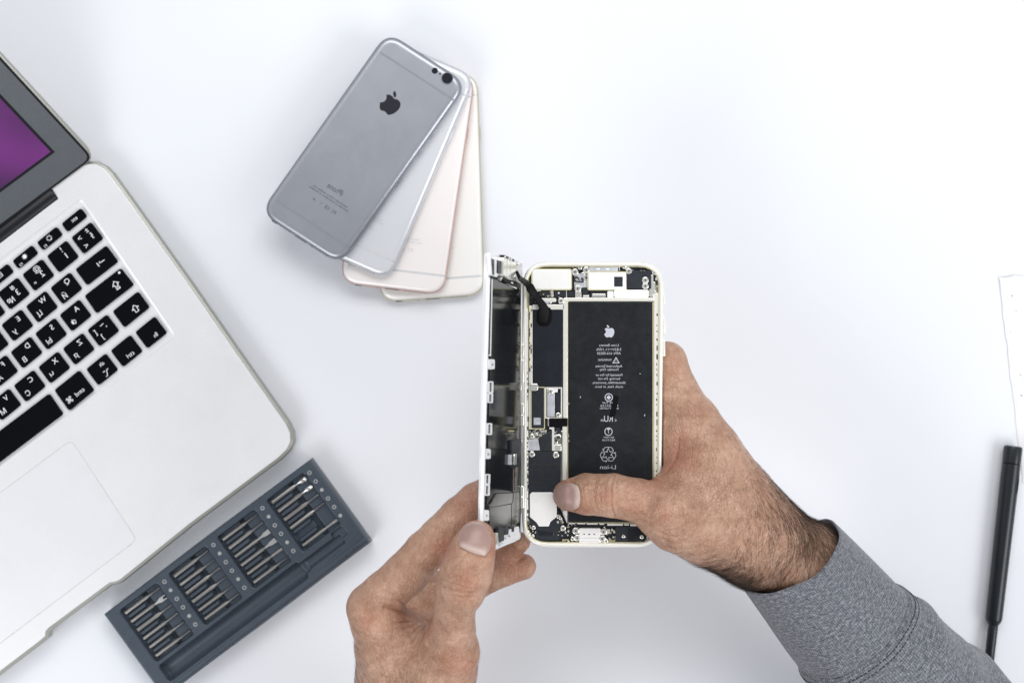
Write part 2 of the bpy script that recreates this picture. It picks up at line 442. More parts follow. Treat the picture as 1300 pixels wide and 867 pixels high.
# hinge bar and lid
bm = bmesh.new()
a = P(71, 246, .0112); b = P(71 + lng.x * 520, 246 + lng.y * 520, .0112)
lathe(bm, a, b, [(0, .0058), (.001, .0064), (.25, .0064)], 20); obj('hinge', bm, M['hinge'], laptop)
h0 = P(116, 204, .0160); h1 = P(0, 289.5, .0160)
e1 = (h1 - h0).normalized(); bk = Vector((0, 0, 1)).cross(e1)
if bk.y < 0: bk = -bk
el = math.radians(40)
e2 = bk * math.cos(el) + Vector((0, 0, 1)) * math.sin(el)
LN = e1.cross(e2); LN = LN if LN.z > 0 else -LN
LID = Plane(h0, LN)
def lidpx(p): # plane point -> pixel
    k = MPP * (H - p.z) / H
    return (p.x / k + CX, -p.y / k + CY)
def lid_outline(px):   # near corner by pixels, far corners by real length
    return px
far = .225; wid = .322
def lidrect(rx, ry, lx, ly, r):
    """right/bottom inset and size in lid coordinates (metres)"""
    pts = [h0 + e1 * rx + e2 * ry, h0 + e1 * rx + e2 * (ly), h0 + e1 * lx + e2 * ly, h0 + e1 * lx + e2 * ry]
    return roundpoly([lidpx(p) for p in pts], r, 5)
def lc(px, py):
    p = LID.at(px, py) - h0; return p.dot(e1), p.dot(e2)
O = lc(117.5, 199.5); O2 = lc(40, 112)
G = lc(113.5, 197.5); Sx = lc(64.5, 191.5)
rx_out = (lc(0, 66.5)[0] + lc(100, 178)[0]) / 2
rx_gas = (lc(0, 72.5)[0] + lc(80, 159.5)[0]) / 2
rx_bez = (lc(0, 77)[0] + lc(80, 164)[0]) / 2
rx_scr = (lc(0, 126.3)[0] + lc(55, 182)[0]) / 2
ry_scr = (lc(60, 194.8)[1] + lc(0, 241.6)[1]) / 2
ry_bez = (lc(100, 211.5)[1] + lc(75, 230)[1]) / 2
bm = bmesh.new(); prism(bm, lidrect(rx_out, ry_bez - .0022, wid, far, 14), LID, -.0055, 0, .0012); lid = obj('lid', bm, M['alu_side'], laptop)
bm = bmesh.new(); prism(bm, lidrect(rx_gas, ry_bez - .0014, wid - .003, far - .003, 11), LID, -.002, .0004, .0003); obj('gasket', bm, M['gasket'], lid)
bm = bmesh.new(); prism(bm, lidrect(rx_bez, ry_bez, wid - .0045, far - .0045, 9), LID, -.002, .0007, .0002); obj('bezel', bm, M['bezel'], lid)
bm = bmesh.new(); prism(bm, lidrect(rx_scr - .0018, ry_scr - .0018, wid - .022, far - .02, 0), LID, -.001, .00085); obj('screen_border', bm, M['gasket'], lid)
m, nt, b = nodes('screen_purple')
tc = N(nt, 'ShaderNodeTexCoord'); no = N(nt, 'ShaderNodeTexNoise', Scale=20.0, Detail=1.0); nt.links.new(tc.outputs['Object'], no.inputs['Vector'])
crr = N(nt, 'ShaderNodeValToRGB'); crr.color_ramp.elements[0].position = .3; crr.color_ramp.elements[1].position = .72
crr.color_ramp.elements[0].color = (.055, .006, .085, 1); crr.color_ramp.elements[1].color = (.36, .04, .42, 1)
nt.links.new(no.outputs['Fac'], crr.inputs['Fac']); nt.links.new(crr.outputs['Color'], b.inputs['Emission Color'])
b.inputs['Emission Strength'].default_value = .40; b.inputs['Base Color'].default_value = (.02, .005, .03, 1); b.inputs['Roughness'].default_value = .3
bm = bmesh.new(); prism(bm, lidrect(rx_scr, ry_scr, wid - .024, far - .022, 0), LID, -.001, .0010); obj('screen', bm, m, lid)

# ------------------------------------------------------------------ four stacked phones
def smartphone(label, br, bl_, lng_len, lvec, z0, body, edge, band, full=False):
    br, bl_, lvec = Vector(br), Vector(bl_), Vector(lvec).normalized()
    TH = .0069; zt = z0 + TH
    ph = tag(empty('smartphone', P(*(br + lvec * lng_len / 2 + (bl_ - br) / 2), z0)), label, 'phone', 'phones fanned out in the stack')
    sx = bl_ - br                            # right -> left
    def M2(s, t): return tuple(br + sx * s + lvec * (t * lng_len))   # s 0 right..1 left, t 0 bottom..1 top
    corners = [M2(0, 0), M2(1, 0), M2(1, 1), M2(0, 1)]
    base = roundpoly(corners, 24, 9)
    pl = level(zt); n = Vector((0, 0, 1))
    top = [pl.at(x, y, -TH / 2) for x, y in base]
    rings = []
    for k in range(-7, 8):
        a = math.pi / 2 * k / 7
        rings.append([p + n * (TH / 2 * math.sin(a)) for p in inset3(top, n, .0036 * (1 - math.cos(a)))])
    bm = bmesh.new(); loft(bm, rings[3:] + [inset3(rings[-1], n, d_) for d_ in (.0008, .004)])   # crown side
    obj('back_shell', bm, body, ph, angle=60, caps=False)
    bm = bmesh.new(); loft(bm, [[p + n * .0001 for p in inset3(r, n, -.00012)] for r in rings[2:11]], True, False); obj('frame', bm, edge, ph, angle=60)  # added skin over the shell's curve; its darker metal paints the edge shade
    bm = bmesh.new(); loft(bm, [[p + n * -.0002 for p in r] for r in rings[:4]]); obj('front_glass', bm, M['lens'] if full else M['white_plastic'], ph)
    # antenna bands: strips that follow the crown
    def strip(t0, t1):
        bm = bmesh.new(); rows = []
        for s in np.linspace(.012, .988, 41):
            d = min(s, 1 - s) * sx.length * MPP * .97
            f = max(0, 1 - d / .0036); dz = -(TH / 2) * (1 - math.sqrt(max(0, 1 - f * f)))
            rows.append([pl.at(*M2(s, t), .00007) + n * dz for t in (t0, t1)])
        vs = [[bm.verts.new(p) for p in r] for r in rows]
        for a, b in zip(vs, vs[1:]): bm.faces.new((a[0], a[1], b[1], b[0]))
        obj('antenna_band', bm, band, ph)
    strip(.083, .092); strip(.900, .909)
    uxv = sx.normalized(); UX = (uxv.x, uxv.y); UY = (lvec.x, lvec.y)   # mirrored reading direction: towards the left
    # side keys on the right-hand flank
    for t0, t1 in ((.69, .765),) if not full else ((.43, .50), (.60, .66), (.70, .76)):
        bm = bmesh.new()
        a = pl.at(*M2(0, t0), -TH / 2); b = pl.at(*M2(0, t1), -TH / 2)
        tube(bm, [a, a * .9 + b * .1, a * .1 + b * .9, b], [.0003, .00055, .00055, .0003], 10); obj('side_button', bm, edge, ph)
    # bottom edge: port, speaker holes, jack
    def hole(s0, s1, r):
        bm = bmesh.new()
        off = -.0006
        a = pl.at(*M2(s0, 0), -TH / 2 + .0006); b = pl.at(*M2(s1, 0), -TH / 2 + .0006)
        lv = Vector((lvec.x, -lvec.y, 0))
        tube(bm, [a + lv * (r - .00022), b + lv * (r - .00022)], r, 10); obj('port', bm, M['port'], ph)
    hole(.43, .565, .0013); hole(.79, .85, .0014)
    for k in range(6): hole(.17 + k * .03, .185 + k * .03, .0006)
    hole(.36, .375, .0006); hole(.63, .645, .0006)
    if full:
        # camera with ring, microphone and flash
        for sx_, sy_, r, name, mt in ((567.8, 99.6, 7.6, 'camera_ring', M['grey_edge']), (567.8, 99.6, 6.9, 'camera_lens', M['lens']), (558.6, 94.2, 1.4, 'microphone', M['port']), (552, 90.2, 4.0, 'flash', M['lens'])):
            bm = bmesh.new(); c = (sx_, sy_); prism(bm, circ(*c, r, 24), pl, -.0004, {'camera_ring': .0006, 'camera_lens': .0008, 'microphone': .0001, 'flash': .00012}[name], .0001)
            obj(name, bm, mt, ph)
    if full:
        bm = bmesh.new(); c = M2(.485, .745); fruit(bm, 497, 131, 30, UX, UY, pl, .0001); obj('logo', bm, M['ink'], ph, smooth=False)
    bm = bmesh.new()
    c = M2(.5, .275); write(bm, 'iPhone', *c, 11, UX, UY, pl, .0001, 22)
    for i, (t, wd, s_) in enumerate(((.235, 52, 'Designed by Apple in California  Assembled in China'), (.222, 58, 'Model A1586  FCC ID: BCG-E2816A  IC: 579C-E2816A'))):
        write(bm, s_, *M2(.5, t), 3.0, UX, UY, pl, .0001, wd)
    for i, ch in enumerate(('FC', 'CE', '!', '⌀')): write(bm, ch, *M2(.38 + .08 * i, .185), 6, UX, UY, pl, .0001)
    obj('print', bm, M['ink_grey'] if full else band, ph, smooth=False)
    return ph
smartphone('gold phone lowest in the fanned stack, lying nearly upright', (615.5, 374.5), (482.5, 384.6), 281, (-.032, -1), .0003, M['gold'], M['gold_edge'], M['band_light'])
smartphone('rose gold phone second from the bottom of the fanned stack', (563.5, 375), (431.5, 359.7), 281, (.144, -.99), .0072, M['rose'], M['rose_edge'], M['band_light'])
smartphone('silver phone just under the dark grey one in the fanned stack', (494.5, 356.5), (377.5, 305.5), 281, (.391, -.92), .0141, M['silver'], M['silver_edge_shade'], M['band_light'])
smartphone('dark grey phone lying face down on top of the fanned stack', (432.5, 336.8), (330, 270.5), 281, (.577, -.817), .0210, M['space_grey'], M['grey_edge'], M['band_dark'], True)
# ------------------------------------------------------------------ bit case (height field in its own s, t frame)
A0 = Vector((132, 779.6)); LV = Vector((260.3, -195.2)); WV = Vector((76.3, 105.6))
ZC = .0165
LM, WM = LV.length * MPP * .982, WV.length * MPP * .982       # metres
def cpx(s, t): q = A0 + LV * s + WV * t; return q.x, q.y
case = tag(empty('screwdriver_case', P(*cpx(.5, .5), 0)), 'dark blue grey case with four bays of steel bits, beside the laptop', 'tool case')
ns, nv = 460, 190
ss = np.linspace(0, 1, ns); tt = np.linspace(0, 1, nv)
SS, TT = np.meshgrid(ss, tt, indexing='ij')
X = SS * LM * 1000; Y = TT * WM * 1000; LX = LM * 1000; WY = WM * 1000       # mm
def rbox(x0, y0, x1, y1, r):
    cx, cy, hx, hy = (x0 + x1) / 2, (y0 + y1) / 2, (x1 - x0) / 2 - r, (y1 - y0) / 2 - r
    qx, qy = np.abs(X - cx) - hx, np.abs(Y - cy) - hy
    return np.hypot(np.maximum(qx, 0), np.maximum(qy, 0)) + np.minimum(np.maximum(qx, qy), 0) - r
def step(d, w=.35): return np.clip(.5 - d / (2 * w), 0, 1)
Z = np.full(X.shape, 16.5)
bays = [(.056, .239), (.295, .477), (.533, .716), (.773, .956)]
T0, T1 = .062, .678
pit = (T1 - T0) / 6
for s0, s1 in bays:
    d = rbox(s0 * LX, T0 * WY, s1 * LX, T1 * WY, 1.6)
    floor = np.where(X > s0 * LX + (s1 - s0) * LX * .64, 11.7, 11.6)
    for i in range(6):
        tc_ = (T0 + pit * (i + .5)) * WY
        # bit channel
        ch = rbox(s0 * LX + .6, tc_ - 1.75, s0 * LX + (s1 - s0) * LX * .60, tc_ + 1.75, .3)
        rb = rbox(s0 * LX + 2.2, tc_ + pit * WY * .5 - 1.15, s0 * LX + (s1 - s0) * LX * .52, tc_ + pit * WY * .5 + 1.15, .3)
        if i < 5: floor = np.where(rb < .3, np.maximum(floor, 11.6 + step(rb, .3) * 3.6), floor)
    # deeper well around the necks
    nk = rbox(s0 * LX + (s1 - s0) * LX * .55, T0 * WY + .8, s0 * LX + (s1 - s0) * LX * .66, T1 * WY - .8, .3)
    floor = floor - step(nk, .3) * 3.2
    a = step(d, .3); Z = Z * (1 - a) + floor * a
# concave trough for the handle, a step where the shaft lies and a finger recess
yc = .815 * WY; R = .098 * WY
tr = rbox(.052 * LX, yc - R, .735 * LX, yc + R, 2.0)
prof = 16.5 - np.sqrt(np.clip(R ** 2 - (Y - yc) ** 2, 0, None)) * 1.05
Z = np.where(tr < 0, np.minimum(Z, np.maximum(prof, 16.5 + tr * 6)), Z)
yc2 = .80 * WY; R2 = .055 * WY
tr2 = rbox(.72 * LX, yc2 - R2, .93 * LX, yc2 + R2, 1.2)
Z = np.where((tr2 < 0) & (SS > .72), np.minimum(Z, np.maximum(16.0 - np.sqrt(np.clip(R2 ** 2 - (Y - yc2) ** 2, 0, None)), 16.5 + tr2 * 6)), Z)
rec = rbox(.90 * LX, .70 * WY, .955 * LX, .80 * WY, 1.4); Z = np.minimum(Z, 16.5 - step(rec, .3) * 2.2)
sl = rbox(.725 * LX, .755 * WY, .755 * LX, .865 * WY, .5); Z = np.minimum(Z, 16.5 - step(sl, .25) * 4.5)
# outer edges: chamfers, and a rounded lower flank with a groove line
edge = np.minimum(np.minimum(X, LX - X), Y)
Z -= np.clip(.8 - edge, 0, .8) * .9
yl = WY - Y
Z -= np.clip(3.4 - yl, 0, 3.4) ** 2 * .22
Z -= np.exp(-((yl - 4.6) / .35) ** 2) * .35
V = np.zeros((ns * nv, 3)); 
for i in range(ns):
    for j in range(nv):
        p = P(*cpx(ss[i], tt[j]), ZC); V[i * nv + j] = (p.x, p.y, Z[i, j] / 1000)
idx = np.arange(ns * nv).reshape(ns, nv)
F = np.stack([idx[:-1, :-1], idx[1:, :-1], idx[1:, 1:], idx[:-1, 1:]], -1).reshape(-1, 4).tolist()
rim = list(idx[:, 0]) + list(idx[-1, 1:]) + list(idx[-2::-1, -1]) + list(idx[0, -2:0:-1])
cen = V[rim].mean(0); nb = len(V)
mid = V[rim] * [1, 1, 0] + [0, 0, .0035]; dirv = (V[rim] - cen) * [1, 1, 0]; dirv /= np.linalg.norm(dirv, axis=1)[:, None]
mid = mid + dirv * .0010
bot = V[rim] * [1, 1, 0] + [0, 0, .0004]
V = np.vstack([V, mid, bot]); m_ = len(rim)
for k in range(m_):
    j = (k + 1) % m_
    F.append([int(rim[j]), int(rim[k]), nb + k, nb + j]); F.append([nb + j, nb + k, nb + m_ + k, nb + m_ + j])
F.append([nb + m_ + k for k in range(m_)])
F = [list(map(int, f[::-1])) for f in F]
np_obj('tray', V, F, M['case'], case)
pc = level(ZC)
ux = LV.normalized(); 
for s in (.266, .505, .744, .9735):          # printed size marks on the dividers
    bm = bmesh.new()
    for i in range(6):
        t = T0 + pit * (i + .5) - .015
        x, y = cpx(s, t)
        o_ = circ(x, y, 2.7, 14); i_ = circ(x, y, 1.55, 14)
        if (i * 7 + int(s * 100)) % 3 == 0: fill_poly(bm, circ(x, y, 2.4, 14), pc, .00006)
        else:
            vo = [bm.verts.new(pc.at(*q, .00006)) for q in o_]; vi = [bm.verts.new(pc.at(*q, .00006)) for q in i_]
            for k in range(14): bm.faces.new((vo[k], vo[(k + 1) % 14], vi[(k + 1) % 14], vi[k]))
    obj('size_mark', bm, M['mark'], case, smooth=False)

# ------------------------------------------------------------------ screwdriver bits: one of each kind, then copies
bl_m = .182 * LM
def bit_proto(kind):
    """local frame: x along the bit from its butt, lying at the origin"""
    Ls = bl_m * .56; R_ = .00118
    root = empty('screwdriver_bit', (0, 0, 0))
    bm = bmesh.new(); a = Vector((0, 0, 0)); b = Vector((1, 0, 0))
    lathe(bm, a, b, [(0, R_ * .8), (.0004, R_), (Ls, R_), (Ls + .0012, R_ * .75), (Ls + .0026, R_ * .5)], 6)
    obj('shank', bm, M['steel'], root, angle=20)
    bm = bmesh.new(); x0 = Ls + .0024; x1 = bl_m * .93
    tm = M['steel_dark']
    def blade(prof, th):
        loft(bm, [[Vector((x, w_, h)), Vector((x, -w_, h)), Vector((x, -w_, -h)), Vector((x, w_, -h))] for x, w_, h in prof])
    if kind == 'cross':
        lathe(bm, a, b, [(x0, R_ * .5), (x0 + .002, R_ * .55), (x0 + .004, R_ * 1.25), (x1 - .002, R_ * 1.25), (x1, R_ * .25)], 12)
        for an in range(4):
            c, s_ = math.cos(an * math.pi / 2 + .6), math.sin(an * math.pi / 2 + .6)
            tube(bm, [Vector((x0 + .0035, c * .0013, s_ * .0013)), Vector((x1 - .0012, c * .0012, s_ * .0012)), Vector((x1 - .0002, c * .0004, s_ * .0004))], [.0004, .00045, .0002], 5)
        tm = M['steel_bright']
    elif kind == 'flat':
        blade([(x0, .0005, .0005), (x0 + .0022, .0006, .0005), (x1 - .004, .0013, .0005), (x1, .0016, .0002)], 1); tm = M['steel_bright']
    elif kind == 'fork':
        blade([(x0, .0005, .0005), (x0 + .0018, .0006, .0005), (x1 - .0042, .0015, .00055), (x1 - .0022, .0016, .0005)], 1)
        for q in (-1, 1):
            loft(bm, [[Vector((x, q * .0011 + w_, h)), Vector((x, q * .0011 - w_, h)), Vector((x, q * .0011 - w_, -h)), Vector((x, q * .0011 + w_, -h))] for x, w_, h in ((x1 - .0023, .0005, .0005), (x1, .0003, .0004))])
        tm = M['steel_bright']
    elif kind == 'slot':
        blade([(x0, .0005, .0005), (x0 + .002, .0006, .0005), (x1 - .003, .0007, .0004), (x1, .0008, .00015)], 1); tm = M['steel']
    else:
        r1 = {'fine': .40, 'star': .52, 'needle': .22, 'hex': .6}[kind]
        lathe(bm, a, b, [(x0, R_ * .5), (x0 + .0012, R_ * .66), (x0 + (x1 - x0) * .55, R_ * (.35 + r1 * .45)), (x1 - .003, R_ * r1 * 1.15), (x1 - .0005, R_ * r1), (x1, R_ * r1 * .5)], 6 if kind == 'hex' else 10)
    obj('tip', bm, tm, root)
    return root
protos = {}
kinds = [['fine', 'fork', 'fine', 'star', 'hex', 'star'], ['star', 'needle', 'star', 'needle', 'needle', 'fine'],
         ['needle', 'fine', 'flat', 'flat', 'slot', 'needle'], ['cross', 'cross', 'star', 'fine', None, 'slot']]
looks = {'fine': 'slim steel bit with a thin dark tip', 'fork': 'forked spanner bit with a pale two-pronged tip', 'star': 'steel bit with a dark star tip',
         'hex': 'steel bit with a dark hexagonal tip', 'needle': 'steel bit with a needle thin dark tip', 'flat': 'steel bit with a wide pale flat blade', 'slot': 'steel bit with a narrow slotted blade', 'cross': 'steel bit with a thick bright cross tip'}
ordn = ['top', 'second', 'third', 'fourth', 'fifth', 'lowest']
bayn = ['leftmost bay', 'second bay', 'third bay', 'rightmost bay']
for bi, (s0, s1) in enumerate(bays):
    for i in range(6):
        k = kinds[bi][i]
        if not k: continue
        if k not in protos:
            r_ = protos[k] = bit_proto(k)
        else:
            src = protos[k]; r_ = src.copy(); COL.objects.link(r_)
            for ch in src.children:
                c = ch.copy(); COL.objects.link(c); c.parent = r_
        t = T0 + pit * (i + .5)
        a = pc.at(*cpx(s0 + .012, t), -.0030); b = pc.at(*cpx(s1, t), -.0030)
        r_.location = (a.x, a.y, .0130)
        r_.rotation_euler = (random.uniform(0, 1) if k not in ('flat', 'fork', 'slot') else random.uniform(-.25, .25), 0, math.atan2(b.y - a.y, b.x - a.x) + random.uniform(-.012, .012))
        tag(r_, f'{looks[k]}, {ordn[i]} in the {bayn[bi]} of the case', 'screwdriver bit', 'screwdriver bits in the case')

# ------------------------------------------------------------------ screwdriver at the right
sd = tag(empty('screwdriver', P(1272, 720, 0)), 'black metal precision screwdriver with capped handle lying by the grey sleeve', 'screwdriver')
ra = .0057
a = P(1286.5, 566, ra); b = P(1261, 792, ra); Lh = (b - a).length
bm = bmesh.new(); lathe(bm, a, b, [(0, .0046), (.0004, .0054), (.0012, .0057), (.0105, .0057), (.0108, .0054)]); obj('cap', bm, M['handle'], sd)
bm = bmesh.new(); lathe(bm, a, b, [(.0108, .0050), (.0113, .0056), (.02, .0057), (Lh - .004, .0051), (Lh - .0025, .0048), (Lh, .0034), (Lh + .0005, .0032)]); obj('handle', bm, M['handle'], sd)
bm = bmesh.new(); lathe(bm, a, b, [(Lh, .0029), (Lh + .0006, .0031), (Lh + .028, .0030), (Lh + .0285, .0026)]); shf = obj('shaft', bm, M['handle'], sd)
bm = bmesh.new(); lathe(bm, a, b, [(Lh + .028, .0019), (Lh + .040, .0019), (Lh + .043, .0010), (Lh + .052, .0008)], 12); obj('bit_tip', bm, M['steel'], sd)
bm = bmesh.new()
d = (b - a).normalized(); sdv = d.cross(Vector((0, 0, 1)))
if sdv.x < 0: sdv = -sdv
q = a + sdv * .0040 + Vector((0, 0, .0036))
tube(bm, [q + d * .017, q + d * .0205, q + d * .027, q + d * .03], [.0004, .0008, .0008, .0004], 8); obj('clip', bm, M['hinge'], sd)

# ------------------------------------------------------------------ speckled sheet at the right edge
nx, ny = 40, 70
pts = np.zeros((nx * ny, 3))
for i in range(nx):
    for j in range(ny):
        f, g = i / (nx - 1), j / (ny - 1)
        x = (1268 + 31 * g) + f * 190; y = 351 + 262 * g
        x += math.sin(g * 23) * .5 + math.sin(g * 61) * .3 if i == 0 else 0
        if j == 0: y += math.sin(f * 40) * 1.5 + math.sin(f * 117) * .8
        z = .0005 + .0001 * math.sin(f * 9 + g * 6) + .0006 * math.exp(-g * 16) * (1 + .5 * math.sin(f * 30))
        if i == 0: z -= .0001
        if j == 0: z -= .0003
        p = P(x, y, z); pts[i * ny + j] = p
idx = np.arange(nx * ny).reshape(nx, ny)
F = np.stack([idx[:-1, :-1], idx[1:, :-1], idx[1:, 1:], idx[:-1, 1:]], -1).reshape(-1, 4)
sheet = np_obj('packing_sheet', pts, F[:, ::-1], M['paper'])
tag(sheet, 'off white speckled sheet with a ragged top edge above the black screwdriver', 'sheet')
bm = bmesh.new()
for x, y, r in ((1284.5, 375.5, 1.1), (1290, 395, .6), (1283, 422, .6), (1296, 476, .7), (1297, 502, .8)):
    prism(bm, circ(x, y, r, 7), level(.0006), -.0003, .0002)
obj('speckle', bm, M['speck'], sheet)
# ------------------------------------------------------------------ opened phone held over the desk
ZT = .115
phone = tag(empty('opened_phone', P(753, 513, .1075)), 'pale gold phone held open, battery and circuit boards showing, display hinged up', 'phone')
T = level(ZT)
def part(name, m, fn, parent=None, angle=40):
    bm = bmesh.new(); fn(bm); return obj(name, bm, m, parent or phone, angle=angle)
out = roundpoly([(663.5, 332.5), (843, 332.5), (839.5, 694.5), (663, 694.5)], [33, 33, 33, 33], 9)
inn = roundpoly([(668.5, 337.5), (837.5, 337.5), (834.5, 689), (667.5, 689)], [28, 28, 28, 28], 9)
part('frame', M['pframe'], lambda bm: ring_prism(bm, out, inn, T, -.0072, 0, .0014), angle=50)
part('gold_edge', M['gold_trim'], lambda bm: ring_prism(bm, inn, roundpoly([(669.7, 338.7), (836.3, 338.7), (833.3, 687.8), (668.7, 687.8)], [27, 27, 27, 27], 9), T, -.004, -.0010))
part('back_shell', M['pframe'], lambda bm: prism(bm, out, T, -.0076, -.0062, .0004))
part('tray', M['ptray'], lambda bm: prism(bm, inn, T, -.0065, -.0042))
def bx(name, m, x0, y0, x1, y1, h0=-.0045, h1=-.0015, r=1.5, bev=.0002, parent=None):
    return part(name, m, lambda bm: prism(bm, roundpoly(rect(x0, y0, x1, y1), r, 3) if r else rect(x0, y0, x1, y1), T, h0, h1, bev), parent)
def screw(x, y, r=2.4, h=-.0012, parent=None, pl=T):
    s = part('screw', M['nickel'], lambda bm: prism(bm, circ(x, y, r, 16), pl, h - .0012, h, .00025), parent)
    part('screw_recess', M['port'], lambda bm: prism(bm, circ(x, y, r * .28, 8), pl, h - .0002, h + .00003), s)
# inner side rails with slots
bx('side_rail', M['pframe'], 829.8, 372, 836, 662, -.0045, -.0012, 1)
bx('side_rail', M['pframe'], 671.5, 388, 676, 545, -.0045, -.0014, 1)
bx('side_rail', M['pframe'], 664.8, 392, 670.5, 655, -.0045, -.0006, 1.5)
bx('side_rail', M['nickel'], 661.6, 560, 664.5, 652, -.0045, -.0010, 1)
bx('center_rail', M['pframe'], 714.8, 379, 720.4, 531, -.0045, -.0009, 1)
bx('center_rail', M['pframe'], 714.0, 541, 719.6, 612, -.0045, -.0009, 1)
bx('battery_rail', M['pframe'], 716, 378, 831, 382.3, -.0045, -.0010, 1)
def slots(name, m, lst, h):
    def f(bm):
        for x, y, w_, h_ in lst: prism(bm, rect(x, y, x + w_, y + h_), T, h - .001, h)
    part(name, m, f)
L = []
y = 398
while y < 656:
    k = random.uniform(2, 11)
    L.append((833.2 + random.uniform(-.5, .4), y, random.uniform(.9, 1.9), k * random.uniform(.3, .9))); y += k + random.uniform(1, 8)
slots('rail_slot', M['port'], L, -.00115)
L = []
y = 393
while y < 470:
    k = random.uniform(1.5, 4); L.append((random.choice((665.2, 671.9, 674.2)), y, random.uniform(.8, 1.5), k)); y += random.uniform(1.6, 3.6)
while y < 652:
    k = random.uniform(2, 5); L.append((random.choice((664.9, 669.2, 669.6)), y, random.uniform(.7, 1.3), k)); y += random.uniform(2.5, 7)
slots('rail_slot', M['port'], L, -.00055)
for y0, y1 in ((437, 451), (457, 486), (512, 525), (526, 540), (617, 630), (630, 645)):
    bx('rail_clip', M['nickel'], 660.6, y0, 665.0, y1, -.0045, .0002, 1.2)
for q in ((653.5, 491, 662), (673, 491, 683)):
    bx('rail_lug', M['nickel'], q[0] + (0 if q[0] > 660 else 3), 487, q[2], 496, -.0045, -.0004, 2.5)
# top row: shields, chips, connectors
bx('board', M['board'], 672, 340, 832, 392, -.0045, -.0036, 4)
bx('shield_plate', M['shield'], 675.7, 342.3, 725, 367.4, -.0045, -.0008, 2.5, .0004)
bx('shield_plate', M['shield'], 746.8, 345.8, 795.2, 367.6, -.0045, -.0010, 2, .0004)
bx('shield_window', M['module'], 779.4, 351.2, 790.8, 364.2, -.002, -.00095, .8)
bx('bracket', M['flex'], 748, 338.5, 784.5, 345.2, -.0045, -.0014, .8)
for x in (757, 769): bx('bracket_slot', M['shield'], x, 340.6, x + 5, 342.6, -.002, -.00135, .8)
cm = bx('camera_module', M['module'], 795.5, 343.6, 826.8, 366.8, -.0045, -.0009, 1.2, .0003)
bx('camera_cover', M['board'], 799, 352.5, 817, 366, -.0012, -.00082, 1, .0001, cm)
screw(819.3, 355.9, 4.2, -.0004); screw(819.3, 363.2, 4.2, -.0004)
bx('flex_cable', M['flex'], 729, 347, 746, 366, -.0045, -.0022, 3)
part('connector_loop', M['board'], lambda bm: ring_prism(bm, roundpoly([(728, 352), (733, 351), (736, 354), (741, 352), (741, 359), (729, 358)], 2, 3), roundpoly([(730, 353.6), (733, 353), (735.5, 356), (739.2, 354), (739.2, 357.2), (731, 356.6)], 1, 3), T, -.003, -.0017))
for x, y, r in ((736.3, 339.6, 2.9), (744.2, 343, 4.2), (730, 345.4, 4.3), (733.5, 366.6, 4.3), (740, 348, 2.4), (798.4, 344.4, 3.9), (792.2, 338.6, 2.4), (795, 340.6, 2.0), (830.8, 345.8, 3.2), (712.2, 382, 3.9), (682, 340, 1.6)):
    screw(x, y, r, -.0006 - random.uniform(0, .0004))
bx('connector', M['board'], 749.6, 371, 770.6, 378.4, -.0045, -.0016, 1.2)
bx('connector_pins', M['nickel'], 751.6, 373, 768.8, 377, -.003, -.0012, .6)
for k in range(5): bx('contact', M['flex'], 753.6 + k * 2.9, 374.6, 755 + k * 2.9, 375.6, -.0014, -.00112, 0)
bx('bracket_plate', M['shield'], 771, 369.6, 779, 378, -.0045, -.0011, 1.5)
bx('bracket_plate', M['shield'], 779.4, 367.9, 823.8, 377.8, -.0045, -.0008, 2.4, .0003)
bx('bracket_plate', M['nickel'], 824.5, 349, 829.5, 377, -.0045, -.0013, 1.6)
for q in ((684, 369, 698, 376.2), (703.6, 369, 717.8, 377.4), (720, 370.5, 728.5, 376.5), (739, 365, 746.5, 374)):
    bx('chip', M['module'], *q, -.0045, -.0018, .8)
for q in ((676, 369.5, 682.5, 376), (699, 369, 702.6, 377), (718.4, 369, 719.6, 378), (730, 370, 738, 378), (740, 375, 748, 378.5)):
    bx('can', M['nickel'], *q, -.0045, -.0016, .8)
bx('gold_bar', M['pframe'], 676, 386.6, 716.5, 393, -.0045, -.0009, 1.5)
bx('gold_bar', M['pframe'], 684, 378.6, 706, 383.5, -.0045, -.0012, 1.5)
bx('chip', M['flex'], 690, 383, 699, 386, -.0045, -.0014, 1)
# right-hand corner bits
bx('button_bracket', M['nickel'], 828.6, 358, 832, 371, -.0045, -.0009, .8)
bx('chip', M['module'], 830.8, 351, 836.2, 360.4, -.0045, -.0013, .8); bx('chip', M['flex'], 832, 352.4, 834.4, 356, -.002, -.0010, .5)
bx('gold_bar', M['pframe'], 822, 378.5, 831.5, 383.5, -.0045, -.0012, 1)
# long circuit board under graphite film
bd = bx('board', M['board'], 672, 388, 714.6, 548, -.0045, -.0032, 1)
bx('graphite_film', M['film'], 676.3, 393.6, 713.6, 491, -.0034, -.0016, 1)
bx('memory_chip', M['module'], 674.6, 492, 690.6, 543.4, -.0034, -.0013, 1)
bx('chip_label', M['flex'], 677.3, 530, 686.4, 539.4, -.0016, -.00125, .3)
part('shield_frame', M['pframe'], lambda bm: ring_prism(bm, roundpoly(rect(691.8, 491.4, 713.8, 531.2), 1, 2), roundpoly(rect(693.6, 493.4, 712, 529.6), .8, 2), T, -.0034, -.0010))
bx('shield_plate', M['flex'], 694.6, 497.6, 704.4, 529, -.0034, -.0014, .8)
bx('shield_plate', M['shield'], 694.6, 492.6, 708, 498, -.0034, -.0011, .8)
bx('chip', M['module'], 705.6, 498.5, 711.4, 521.5, -.0034, -.0014, .6)
screw(699, 497, 3.6, -.0007); screw(708.5, 526.8, 3.3, -.0007)
bx('battery_connector', M['tape'], 697, 531, 720.6, 540.8, -.0034, -.0002, .8)
bx('connector', M['nickel'], 695.2, 530.4, 697.4, 540.6, -.0034, -.0008, .4)
